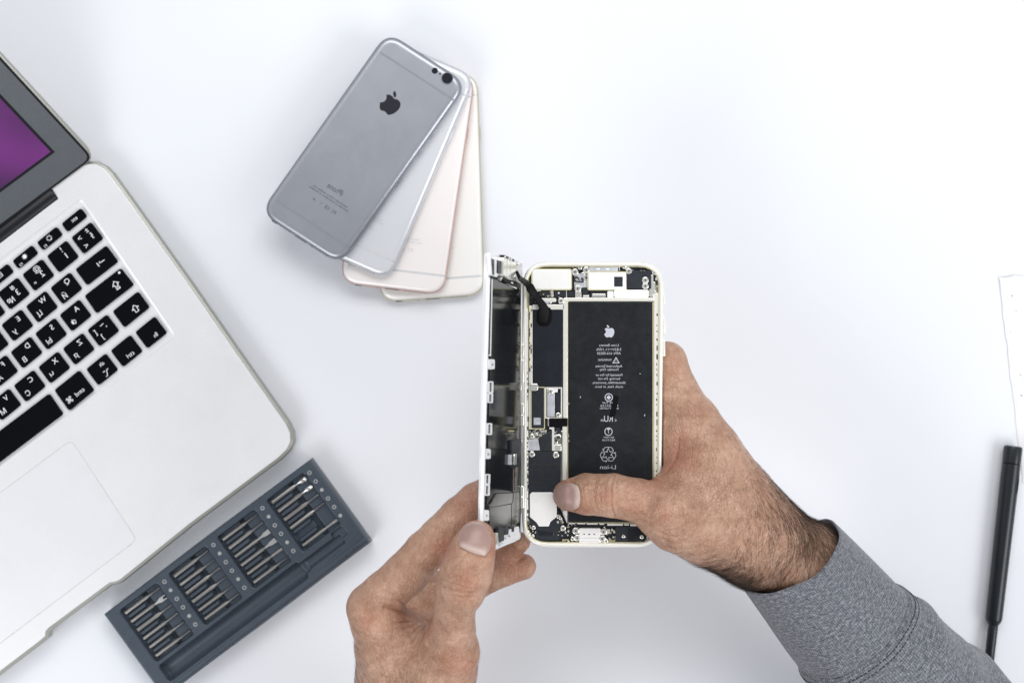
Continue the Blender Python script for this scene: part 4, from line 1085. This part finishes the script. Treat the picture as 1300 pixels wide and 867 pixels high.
# ---- right-hand arm in the picture
A = Sdf(mm(690, 800, 30) - [0, 25, 8], mm(1130, 400, 30) + [10, 0, 130])
A.chain([(1190, 900, 66, 56), (1060, 772, 91, 56), (1017, 717, 103, 58), (988, 700, 104, 54), (965, 688, 106, 55)], 10)
A.chain([(965, 686, 107, 54), (930, 652, 110, 60)], 10)
A.chain([(965, 676, 110, 48), (922, 622, 108, 49), (895, 573, 106, 44), (876, 537, 104, 38), (859, 503, 101, 28)], 9)      # index metacarpal
A.chain([(859, 503, 101, 28), (846.5, 459, 97.5, 25), (800, 448, 94, 20), (752, 466, 97, 18)], 5)                                 # index, curled under the phone
A.chain([(940, 660, 100, 46), (862, 545, 84, 30), (826, 512, 84, 21), (762, 520, 97, 18), (724, 528, 97, 16)], 5)
A.chain([(940, 670, 92, 44), (868, 592, 74, 28), (826, 572, 80, 20), (758, 575, 96, 17), (726, 580, 97, 15)], 5)
A.chain([(945, 680, 86, 42), (876, 632, 70, 25), (826, 622, 82, 17), (778, 626, 97, 15), (752, 630, 97.5, 13)], 5)
A.chain([(900, 610, 100, 46), (872, 560, 92, 36)], 12)
A.chain([(955, 684, 106, 48), (898, 663, 113, 55), (856, 652, 120, 42)], 9)                                                    # first metacarpal
A.chain([(858, 655, 120, 44), (836, 645, 123, 33.5), (811, 635.5, 125, 27.5), (778, 629, 125.5, 27.5), (744, 627, 124.5, 26), (725, 628, 123.5, 20.5), (719, 628.5, 122.5, 17.5)], 6)
A.chain([(866, 640, 114, 36), (868, 592, 106, 32), (864, 560, 103, 28)], 11)                                                    # web of the thumb
# nothing may pass through the phone
lo = P(663, 695, .115); hi = P(843, 332, .115)
A.cut_box((lo.x * 1000 - 1, lo.y * 1000 - 1, 107.0), (P(841.5, 500, .115).x * 1000 + .4, hi.y * 1000 + 1, 115.2), .8)
A.cut_box((lo.x * 1000 + 2, lo.y * 1000 + 2, 112), (P(836, 500, .115).x * 1000, hi.y * 1000 - 2, 114.4), .6)
V, Q = A.mesh()
cre = [([(780, 603), (776.5, 615), (775.5, 630), (776.5, 645), (780, 655)], 1.1, .55), ([(770.5, 606), (768, 618), (767, 632), (769, 648)], .9, .22),
       ([(784, 604), (782, 620), (781.5, 638), (784, 652)], .8, .25), ([(757, 611), (754, 622), (754.5, 636), (759, 648)], 1.2, .30),
       ([(763, 617), (761, 626), (762, 636)], .8, .15), ([(789, 606), (787, 622)], .9, .15),
       ([(838, 604), (847, 597), (855, 585), (860, 570), (861, 556)], 1.5, .40),
       ([(846, 541), (853, 533), (859, 527)], 1.2, .15),
       ([(842, 496), (850, 492), (857, 489)], 1.0, .18), ([(845, 520), (858, 514), (868, 509)], 1.0, .12),
       ([(840, 684), (852, 688), (864, 690)], 1.3, .30), ([(846, 692), (860, 697), (876, 697)], 1.2, .25), ([(838, 676), (848, 680), (856, 680)], 1.0, .18),
       ([(917, 726), (930, 722), (944, 722)], 2.2, .7), ([(922, 733), (936, 735), (950, 740)], 3, .5),
       ([(905, 517), (914, 534), (925, 552), (938, 570)], 2.5, .35)]
bum = [(837, 643, 13, 16, .2, 2.3), (868, 648, 14, 18, 0, -1.1), (858, 578, 8, 26, .35, -.9), (816, 622, 8, 12, 0, -.5), (772, 630, 9, 14, 0, .35), (860, 470, 12, 16, .6, .4), (925, 560, 9, 30, -.62, .5), (905, 690, 25, 12, .5, .8), (885, 640, 20, 20, 0, -.8), (818, 634, 10, 14, 0, -.5), (1000, 690, 20, 30, .8, .6)]
red = [(771, 632, 13, .35), (808, 618, 16, .20), (857, 588, 18, .50), (862, 560, 14, .35), (835, 612, 14, .45), (845, 655, 9, .25), (706, 640, 9, .45), (720, 612, 8, .3), (800, 645, 10, .2), (858, 470, 18, .15), (880, 520, 20, .12), (740, 648, 12, .3)]
# groove round the nail
nail_r = [(702.5, 630), (704, 622), (709, 616.5), (718, 613.5), (727, 613.2), (733.5, 616), (735.8, 624), (736.4, 634), (735, 644), (728, 647.5), (718, 645), (709, 640)]
cre.append((nail_r[3:11], 1.3, .32))
V, Q, NR, red_a = finish(V, Q, cre, bum, red, 95)
parts_v = [(V, Q, red_a)]
RIGHT = (A, V, NR)

# ---- left-hand arm in the picture
B = Sdf(mm(430, 1150, 60) - [4, 0, 40], mm(700, 585, 60) + [0, 0, 175])
B.chain([(545, 1180, 78, 92), (535, 1000, 92, 84), (530, 930, 106, 80), (528, 868, 122, 72)], 12)
B.chain([(524, 880, 128, 60), (500, 820, 142, 50), (482, 790, 150, 37), (471, 771, 152, 28.5)], 14)
B.chain([(471, 771, 152, 28.5), (488, 753, 155, 28), (515, 729, 158, 28), (540, 700, 159, 26.5), (558, 681, 159, 25), (582, 654, 154, 23), (603, 634, 149, 21), (620, 622, 143, 18)], 5)
B.chain([(540, 900, 140, 62), (560, 850, 156, 46), (571, 826, 165, 38), (575, 800, 173, 28.5), (578, 768, 183, 25.5), (586, 748, 188, 30.5), (591, 730, 190, 33), (596, 712, 191.5, 31.5), (601, 696, 192, 28), (605, 684, 191.5, 23.5)], 7)
B.chain([(500, 824, 132, 34), (535, 836, 128, 30), (560, 842, 138, 30)], 6)                                  # web
B.chain([(490, 806, 110, 28), (540, 754, 92, 25), (598, 738, 90, 25), (640, 725, 90, 18.5), (664, 719, 90, 16.5)], 4)     # middle finger
B.chain([(505, 830, 100, 30), (560, 775, 78, 22), (620, 722, 76, 20), (660, 688, 98, 13)], 2)
B.chain([(520, 850, 88, 26), (562, 795, 66, 19), (590, 765, 62, 16), (575, 745, 66, 14)], 4)
B.chain([(520, 860, 112, 48), (500, 815, 110, 34)], 8)
# the fingers close on the display panel without passing through it
o_ = np.array(qa) * 1000 + np.array(pn) * -1.9; n_ = np.array(pn)
B.cut_slab(o_, n_, 2.5, mm(596, 690, 108), mm(668, 590, 190) + [0, 0, -3], .8)
lo2 = np.array(mm(592, 715, 186)) - [0, 0, 60]; hi2 = np.array(mm(625, 655, 186))
sl, G = B.sub(lo2, hi2)
dd = (G[0] - o_[0]) * n_[0] + (G[1] - o_[1]) * n_[1] + (G[2] - o_[2]) * n_[2]
B.carve(sl, np.maximum(np.abs(dd) - 2.4, np.maximum(G[2] - 188.3, -(G[1] - mm(0, 703, 188)[1]) + 0 * dd)), .8)
B.cut_box((lo.x * 1000 - .5, lo.y * 1000 - .5, 107.0), (hi.x * 1000, hi.y * 1000, 115.4), .8)
V, Q = B.mesh()
nail_l = [(581.5, 686), (584.5, 676), (591, 667.5), (600, 663.2), (609, 663), (616, 666.5), (621.5, 675), (624, 686), (622.5, 697), (616, 706.5), (604, 703.5), (592, 698.5), (582.5, 693.5)]
cre = [([(558, 733), (568, 738), (580, 742), (594, 746), (606, 747)], .9, .35), ([(562, 744), (575, 749), (588, 752), (602, 752)], .9, .35), ([(570, 728), (582, 732), (594, 740), (605, 742)], .8, .28),
       ([(578, 722), (590, 724), (601, 731)], .8, .2), ([(572, 755), (586, 758.5), (603, 757)], .9, .28), ([(578, 734), (590, 741), (600, 743)], .7, .2), ([(590, 719), (600, 722)], .7, .15), ([(572, 712), (580, 716)], .8, .12), ([(565, 731), (574, 734), (584, 742)], .7, .2),
       ([(489, 770.5), (500, 774), (512, 778), (526, 784.5), (538, 789)], 2.6, .8), ([(500, 790), (515, 790), (530, 788), (543, 789.5)], 1.4, .45), ([(508, 800), (520, 796), (534, 790)], 1.6, .35), ([(520, 808), (530, 798), (541, 790)], 1.3, .35),
       ([(528, 830), (531, 816), (537, 804), (543, 793)], 1.8, .7), ([(524, 814), (533, 802), (541, 794)], 1.2, .35), ([(508, 762), (516, 770), (527, 772)], 1.5, .4),
       ([(449, 798), (462, 805), (476, 813)], 1.2, .25), ([(456, 806), (470, 820), (484, 834)], 1.0, .15), ([(590, 848), (600, 838), (608, 826)], 1.3, .4), ([(584, 858), (598, 848), (608, 838)], 1.2, .3), ([(576, 838), (592, 828), (604, 818)], 1.0, .15),
       ([(556, 686), (562, 696), (568, 705)], 1.4, .3), ([(536, 668), (540, 673), (546, 678)], 1.2, .2), ([(562, 690), (567, 695)], 1, .2)]
cre.append((nail_l[7:] + nail_l[:2], 1.3, .40))
bum = [(571, 826, 14, 22, .1, 1.2), (462, 765, 14, 20, .6, .8), (590, 738, 13, 10, .3, .5), (552, 690, 10, 14, .7, .4), (500, 745, 18, 12, -.7, .5), (545, 822, 9, 24, .25, -1.0), (530, 812, 5, 26, .3, .5), (520, 812, 4, 22, .35, .4), (580, 850, 16, 20, 0, .6)]
red = [(592, 742, 17, .38), (560, 700, 16, .42), (592, 640, 20, .42), (566, 690, 12, .3), (600, 665, 12, .3), (466, 788, 14, .35), (520, 780, 16, .3), (545, 800, 10, .25), (655, 718, 24, .35), (612, 690, 26, .15), (575, 840, 20, .25), (592, 852, 12, .3), (625, 700, 12, .3), (605, 848, 10, .3), (500, 770, 14, .15)]
V, Q, NL, red_b = finish(V, Q, cre, bum, red, 80)
LEFT = (B, V, NL)
#CHECK
parts_v.append((V, Q, red_b))
off = len(parts_v[0][0])
body = np_obj('body', np.vstack([parts_v[0][0], parts_v[1][0]]) / 1000, np.vstack([parts_v[0][1], parts_v[1][1] + off]), M['skin'], person, attrs={'flush': np.concatenate([parts_v[0][2], parts_v[1][2]])})

# ---- fingernails, laid on the skin
def nail(sdf, poly, tip_dir, lun):
    poly = np.array(roundpoly(poly, 4, 4)); c = poly.mean(0)
    fs = (.15, .3, .45, .58, .7, .8, .88, .94, .98, 1.0)
    rings = [c[None]] + [c + (poly - c) * f for f in fs]
    allp = np.vstack(rings); hit = sdf.top(allp[:, 0], allp[:, 1]); nr = sdf.grad(hit)
    m_ = len(poly); lift = np.concatenate([[.62]] + [np.full(m_, .62 - .42 * f ** 3 - (.55 if f == 1.0 else 0)) for f in fs])
    td = np.array(tip_dir) / np.linalg.norm(tip_dir); along = (allp - c) @ td; reach = ((poly - c) @ td).max()
    lift = lift + .28 * np.clip(along / reach, 0, 1)
    across = (allp - c) @ np.array([-td[1], td[0]]); lift = lift + .03 * np.sin(across * 1.9)      # faint lengthwise ridges
    inside = seg_dist(allp, lun); at_l = np.exp(-(inside / 3.4) ** 2); rim_f = np.concatenate([[0]] + [np.full(m_, f) for f in fs])
    at_t = np.clip((along / reach - .80) / .12, 0, 1) * .55 + .35 * np.clip((rim_f - .9) / .1, 0, 1)
    Vv = (hit + nr * lift[:, None]) / 1000
    F = [[0, 1 + k, 1 + (k + 1) % m_] for k in range(m_)]
    for r_ in range(len(fs) - 1):
        a0 = 1 + r_ * m_; b0 = a0 + m_
        for k in range(m_):
            j = (k + 1) % m_; F.append([a0 + k, b0 + k, b0 + j, a0 + j])
    o = np_obj('fingernail', Vv, F, M['nail'], body, attrs={'pale': np.clip(at_l * .9 + at_t, 0, 1)})
    bmx = bmesh.new(); bmx.from_mesh(o.data); bmesh.ops.recalc_face_normals(bmx, faces=bmx.faces)
    if sum(f.normal.z for f in bmx.faces) < 0: bmesh.ops.reverse_faces(bmx, faces=bmx.faces)
    bmx.to_mesh(o.data); bmx.free()
    return o
nail(A, nail_r, (-1, 0), [(729, 616), (733, 621), (734, 632), (732, 642)])
nail(B, nail_l, (.1, -1), [(588, 692), (600, 697), (614, 701)])

# ---- hair: thin tapered strands that follow the skin
def hairs(sdf, V, Nn, n, dens, field, length, rad, seed, lift=.12, curl=.35):
    r = np.random.default_rng(seed)
    px = to_px(V); w_ = dens(px) * (Nn[:, 2] > -.25); w_ = np.clip(w_, 0, None); w_ /= w_.sum()
    ii = r.choice(len(V), n, p=w_); p = V[ii] + r.normal(0, .25, (n, 3)); nr = Nn[ii]
    L = length(px[ii]) * r.uniform(.5, 1.25, n); steps = 6
    d2 = field(px[ii]); ang = r.normal(0, .28, n); tw = r.normal(0, curl, n) / steps
    paths = [p]; dz = np.zeros(n)
    for s_ in range(steps):
        ca, sa = np.cos(ang), np.sin(ang)
        d = np.stack([d2[:, 0] * ca - d2[:, 1] * sa, -(d2[:, 0] * sa + d2[:, 1] * ca), dz], 1)
        g = sdf.grad(p); d -= g * (d * g).sum(1)[:, None]; d /= np.maximum(np.linalg.norm(d, axis=1)[:, None], 1e-6)
        p = p + d * (L / steps)[:, None]
        g = sdf.grad(p); tgt = .1 + L * lift * ((s_ + 1) / steps) * r.uniform(.4, 1.3, n)
        p = p + g * (tgt - sdf.sample(p))[:, None] * .8
        ang = ang + tw; paths.append(p)
    P_ = np.stack(paths, 1)                      # n, steps+1, 3
    T_ = np.gradient(P_, axis=1); T_ /= np.maximum(np.linalg.norm(T_, axis=2)[..., None], 1e-6)
    ref = np.array([0, 0, 1.]); s1 = np.cross(T_, ref); s1 /= np.maximum(np.linalg.norm(s1, axis=2)[..., None], 1e-6); s2 = np.cross(T_, s1)
    taper = np.linspace(1, .25, steps + 1)[None, :, None] * rad * r.uniform(.7, 1.2, (n, 1, 1))
    ringv = np.stack([P_ + taper * (s1 * math.cos(a) + s2 * math.sin(a)) for a in (0, 2.094, 4.189)], 2)
    Vv = ringv.reshape(-1, 3) / 1000
    base = (np.arange(n) * (steps + 1) * 3)[:, None, None] + (np.arange(steps) * 3)[None, :, None]
    k = np.arange(3); k2 = (k + 1) % 3
    F = np.stack([base + k, base + k2, base + 3 + k2, base + 3 + k], -1).reshape(-1, 4)
    return Vv, F
def ax_c(px):   # along the arm, across it (+ = upper right edge)
    return (px[:, 0] - 860) * .72 + (px[:, 1] - 600) * .69, ((px[:, 0] - 860) * .69 - (px[:, 1] - 600) * .72)
def sm(x, a, b): t = np.clip((x - a) / (b - a), 0, 1); return t * t * (3 - 2 * t)
def dens_r(px):
    a, c = ax_c(px)
    f = sm(a, 25, 150) ** 1.3 * (a < 205)
    f = f * (.30 + .45 * sm(a, 110, 175) + .9 * sm(c, 15, 58) + .9 * sm(-c, 0, 38) * sm(a, 85, 140))
    return f * (px[:, 1] > 520)
def field_r(px):
    a, c = ax_c(px)
    t = np.clip((c + 62) / 120, 0, 1)            # 0 at the lower edge, 1 at the upper one
    th = np.radians(172 - 95 * t ** .8 + 10 * np.sin(a / 23))
    th = np.where((t > .25) & (t < .6), th - .75 * sm(a, 60, 150) * (1 - np.abs(t - .42) / .2).clip(0, 1), th)
    return np.stack([np.cos(th), np.sin(th)], 1)
V1, F1 = hairs(A, RIGHT[1], RIGHT[2], 5200, dens_r, field_r, lambda p: 5 + 8.5 * sm(ax_c(p)[0], 60, 180), .040, 11, lift=.17)
hr = np_obj('arm_hair', V1, F1, M['hair'], body)
def dens_r2(px):
    a, c = ax_c(px); return sm(a, -40, 40) * (1 - sm(a, 120, 190)) * (px[:, 1] > 470) * (px[:, 0] > 850) + .25 * (np.hypot(px[:, 0] - 800, px[:, 1] - 642) < 18)
V2, F2 = hairs(A, RIGHT[1], RIGHT[2], 1100, dens_r2, field_r, lambda p: 4.0 + 0 * p[:, 0], .034, 12, lift=.10)
np_obj('arm_hair', V2, F2, M['hair_fine'], body)
def dens_l(px):
    d = np.exp(-((px[:, 0] - 577) / 18) ** 2 - ((px[:, 1] - 787) / 16) ** 2) * .9
    d += sm(px[:, 1], 800, 870) * .9 * (px[:, 1] < 900) + .5 * np.exp(-((px[:, 0] - 452) / 12) ** 2) * (px[:, 1] > 775) + .10 * np.exp(-((px[:, 0] - 535) / 14) ** 2 - ((px[:, 1] - 668) / 10) ** 2)
    return d
def field_l(px):
    th = np.radians(-118 + 55 * sm(px[:, 0], 450, 600) + 60 * np.sin(px[:, 1] / 19) * .25)
    th = np.where((px[:, 1] < 805) & (px[:, 0] > 545), np.radians(20), th)
    th = np.where(px[:, 0] < 470, np.radians(-150), th)
    return np.stack([np.cos(th), np.sin(th)], 1)
V3, F3 = hairs(B, LEFT[1], LEFT[2], 950, dens_l, field_l, lambda p: 5.2 + 0 * p[:, 0], .046, 13, lift=.14)
np_obj('hand_hair', V3, F3, M['hair_fine'], body)

# ---- sweatshirt sleeve
m, nt, b = nodes('heather_grey_knit'); M['knit'] = m
uv = N(nt, 'ShaderNodeUVMap'); sx_ = N(nt, 'ShaderNodeSeparateXYZ'); nt.links.new(uv.outputs['UV'], sx_.inputs[0])
def math_(op, a, bb=None, v=None):
    n = N(nt, 'ShaderNodeMath', operation=op); nt.links.new(a, n.inputs[0])
    if bb is not None: nt.links.new(bb, n.inputs[1])
    if v is not None: n.inputs[1].default_value = v
    return n.outputs[0]
wu = math_('SINE', math_('MULTIPLY', sx_.outputs['X'], v=2 * math.pi / 1.25)); wv = math_('SINE', math_('MULTIPLY', sx_.outputs['Y'], v=2 * math.pi / 1.15))
grid = math_('MULTIPLY', math_('ADD', wu, v=1.0), math_('ADD', wv, v=1.0))       # 0..4
mp = N(nt, 'ShaderNodeMapping'); mp.inputs['Scale'].default_value = (.26, .44, 1); nt.links.new(uv.outputs['UV'], mp.inputs['Vector'])
ns1 = N(nt, 'ShaderNodeTexNoise', Scale=1.5, Detail=5.0, Roughness=.75); nt.links.new(mp.outputs['Vector'], ns1.inputs['Vector'])
ns2 = N(nt, 'ShaderNodeTexNoise', Scale=.9, Detail=4.0, Roughness=.8); nt.links.new(uv.outputs['UV'], ns2.inputs['Vector'])
fac = math_('ADD', math_('MULTIPLY', ns1.outputs['Fac'], v=.60), math_('MULTIPLY', ns2.outputs['Fac'], v=.40))
fac = math_('ADD', fac, math_('MULTIPLY', math_('SUBTRACT', grid, v=1.0), v=.024))
cr_ = N(nt, 'ShaderNodeValToRGB'); cr_.color_ramp.elements[0].position = .35; cr_.color_ramp.elements[1].position = .65
cr_.color_ramp.elements[0].color = (.038, .042, .052, 1); cr_.color_ramp.elements[1].color = (.36, .372, .395, 1)
e_ = cr_.color_ramp.elements.new(.5); e_.color = (.135, .146, .166, 1)
nt.links.new(fac, cr_.inputs['Fac']); nt.links.new(cr_.outputs['Color'], b.inputs['Base Color'])
b.inputs['Roughness'].default_value = .95; b.inputs['Specular IOR Level'].default_value = .1; b.inputs['Sheen Weight'].default_value = .25; b.inputs['Sheen Roughness'].default_value = .5
hb = math_('ADD', math_('MULTIPLY', grid, v=.25), ns2.outputs['Fac'])
bq = N(nt, 'ShaderNodeBump', Strength=.50, Distance=.0005); nt.links.new(hb, bq.inputs['Height']); nt.links.new(bq.outputs['Normal'], b.inputs['Normal'])
sleeve_c = [(1005, 709, 103), (1030, 738, 98), (1060, 774, 91), (1085, 803, 86), (1110, 831, 80), (1150, 880, 72), (1215, 955, 62), (1290, 1040, 54)]
sleeve_w = [72, 74.5, 79, 82.5, 93, 103, 114, 122]
cs = np.array([np.array(P(x, y, z / 1000)) for x, y, z in sleeve_c]); rw = np.array([w_ * MPP * (900 - c[2]) / 900 for w_, c in zip(sleeve_w, sleeve_c)])
acc = np.concatenate([[0], np.cumsum(np.linalg.norm(np.diff(cs, axis=0), axis=1))]); TL = acc[-1]
def smooth_interp(s, arr):
    lo_ = np.minimum(s, 0) * (arr[1] - arr[0]) / acc[1]; s = np.maximum(s, 0)
    out = np.interp(s, acc, arr) + lo_; h = .004
    return np.where(s > h, (np.interp(s - h, acc, arr) + 2 * out + np.interp(s + h, acc, arr)) / 4, out)
SEAM = .0600          # cuff depth along the arm
def sleeve_pt(s, a, inn=0.0):
    """s metres from the rim, a angle round the arm"""
    ca = np.cos(a); s = s - np.where(ca > 0, .0065, .0010) * ca * np.clip(1 - s / .055, 0, 1.6)
    s_ = np.clip(s, -.012, TL); c = np.stack([smooth_interp(s_, cs[:, i]) for i in range(3)], -1)
    t = cs[-3] - cs[0]; t = t / np.linalg.norm(t); side = np.cross(t, [0, 0, 1.]); side /= np.linalg.norm(side); upv = np.cross(side, t)
    R_ = smooth_interp(s_, rw)
    # folds, seam swell and crease
    k = np.exp(-((s_ - SEAM - .004) / .0042) ** 2) * .0016 - np.exp(-((s_ - SEAM + .0006) / .0007) ** 2) * .0016 - np.exp(-((s_ - SEAM - .0105) / .0012) ** 2) * .0006
    body_ = 1 / (1 + np.exp(-(s_ - SEAM - .012) / .003))
    fold = body_ * (.0012 * np.sin(a * 2.0 + s_ * 95 + .6) * np.clip((s_ - SEAM) / .02, 0, 1) + .0009 * np.sin(a * 5 - s_ * 120 + 1) + .0007 * np.sin(s_ * 200 + 3 * np.sin(a * 2)))
    fold += (1 - body_) * (.0005 * np.sin(a * 4 + s_ * 60) + .0004 * np.sin(a * 7 + 2)) 
    rr = R_ + k + fold - inn
    return c + side * (np.cos(a) * rr)[..., None] + upv * (np.sin(a) * rr * .95 * (1 - .30 * np.clip(-np.sin(a), 0, 1) * np.exp(-np.maximum(s_, 0) / .03)))[..., None]
NA, NS = 200, 260
aa = np.linspace(0, 2 * np.pi, NA, endpoint=False); sg = np.linspace(0.0, TL, NS)
rowsV, uvs = [], []
rim_in = [(.030, .0022), (.020, .0022), (.010, .0021), (.003, .0019), (.0004, .0012), (-.0002, .0006)]
for s_, i_ in rim_in:
    rowsV.append(sleeve_pt(np.full(NA, s_), aa, i_)); uvs.append(np.stack([aa * 31.0, np.full(NA, -s_ * 1000)], 1))
for s_ in sg[1:] if True else sg:
    rowsV.append(sleeve_pt(np.full(NA, s_), aa)); uvs.append(np.stack([aa * 31.0, np.full(NA, s_ * 1000)], 1))
Vs = np.vstack(rowsV); Us = np.vstack(uvs); nr_ = len(rowsV)
Vs[:, 2] = np.maximum(Vs[:, 2], .0012)
idx = np.arange(nr_ * NA).reshape(nr_, NA); nx_ = np.roll(idx, -1, axis=1)
Fs = np.stack([idx[:-1], nx_[:-1], nx_[1:], idx[1:]], -1).reshape(-1, 4)
sleeve = np_obj('sleeve', Vs, Fs, M['knit'], person, uv=Us)
me = sleeve.data; bmx = bmesh.new(); bmx.from_mesh(me); bmesh.ops.recalc_face_normals(bmx, faces=bmx.faces); bmx.to_mesh(me); bmx.free()
# two rows of stitches and the cuff's turned seam
bm = bmesh.new()
for s0 in (SEAM + .0030, SEAM + .0060):
    n_st = 96
    for k in range(n_st):
        a0, a1 = 2 * math.pi * k / n_st, 2 * math.pi * (k + .62) / n_st
        pts = [Vector(sleeve_pt(np.array([s0 + random.uniform(-.0001, .0001)]), np.array([a]), -.00010)[0]) for a in (a0, (a0 + a1) / 2, a1)]
        if pts[1].z < .03: continue
        tube(bm, pts, .00036, 5)
obj('stitching', bm, M['stitch'], sleeve)

# the other sleeve, pushed back along the forearm
cz = [(536, 1035, 90, 97), (540, 1080, 86, 102), (546, 1140, 82, 107), (555, 1230, 76, 116), (566, 1330, 70, 124)]
rings, uvs2 = [], []
cl = [P(x, y, z / 1000) for x, y, z, r in cz]
for j in range(-4, 61):
    f = max(j, 0) / 60 * (len(cz) - 1); i = min(int(f), len(cz) - 2); g = f - i
    c = cl[i].lerp(cl[i + 1], g); rr = (cz[i][3] * (1 - g) + cz[i + 1][3] * g) * MPP * (900 - cz[i][2]) / 900
    rr += .0012 * math.exp(-((j - 22) / 1.6) ** 2) - .0012 * math.exp(-((j - 19.5) / .7) ** 2)
    t = (cl[i + 1] - cl[i]).normalized(); sd_ = t.cross(Vector((0, 0, 1))).normalized(); up_ = sd_.cross(t)
    if j < 0: rr -= .0022; c = c + t * (-j - 1) * .006
    ring_ = []
    for a in aa:
        q = rr + .0008 * math.sin(3 * a + j * .25) * (j > 22)
        v = c + sd_ * math.cos(a) * q + up_ * math.sin(a) * q * .92
        ring_.append((v.x, v.y, max(v.z, .0012)))
    rings.insert(0 if False else len(rings), ring_); uvs2.append(np.stack([aa * 34.0, np.full(NA, j * 2.6)], 1))
order = [0, 1, 2, 3]; rings = [rings[k] for k in order] + rings[4:]
Vz = np.array(rings).reshape(-1, 3); idx = np.arange(len(rings) * NA).reshape(len(rings), NA); nx_ = np.roll(idx, -1, axis=1)
Fz = np.stack([idx[:-1], nx_[:-1], nx_[1:], idx[1:]], -1).reshape(-1, 4)
sl2 = np_obj('sleeve', Vz, Fz, M['knit'], person, uv=np.vstack(uvs2))
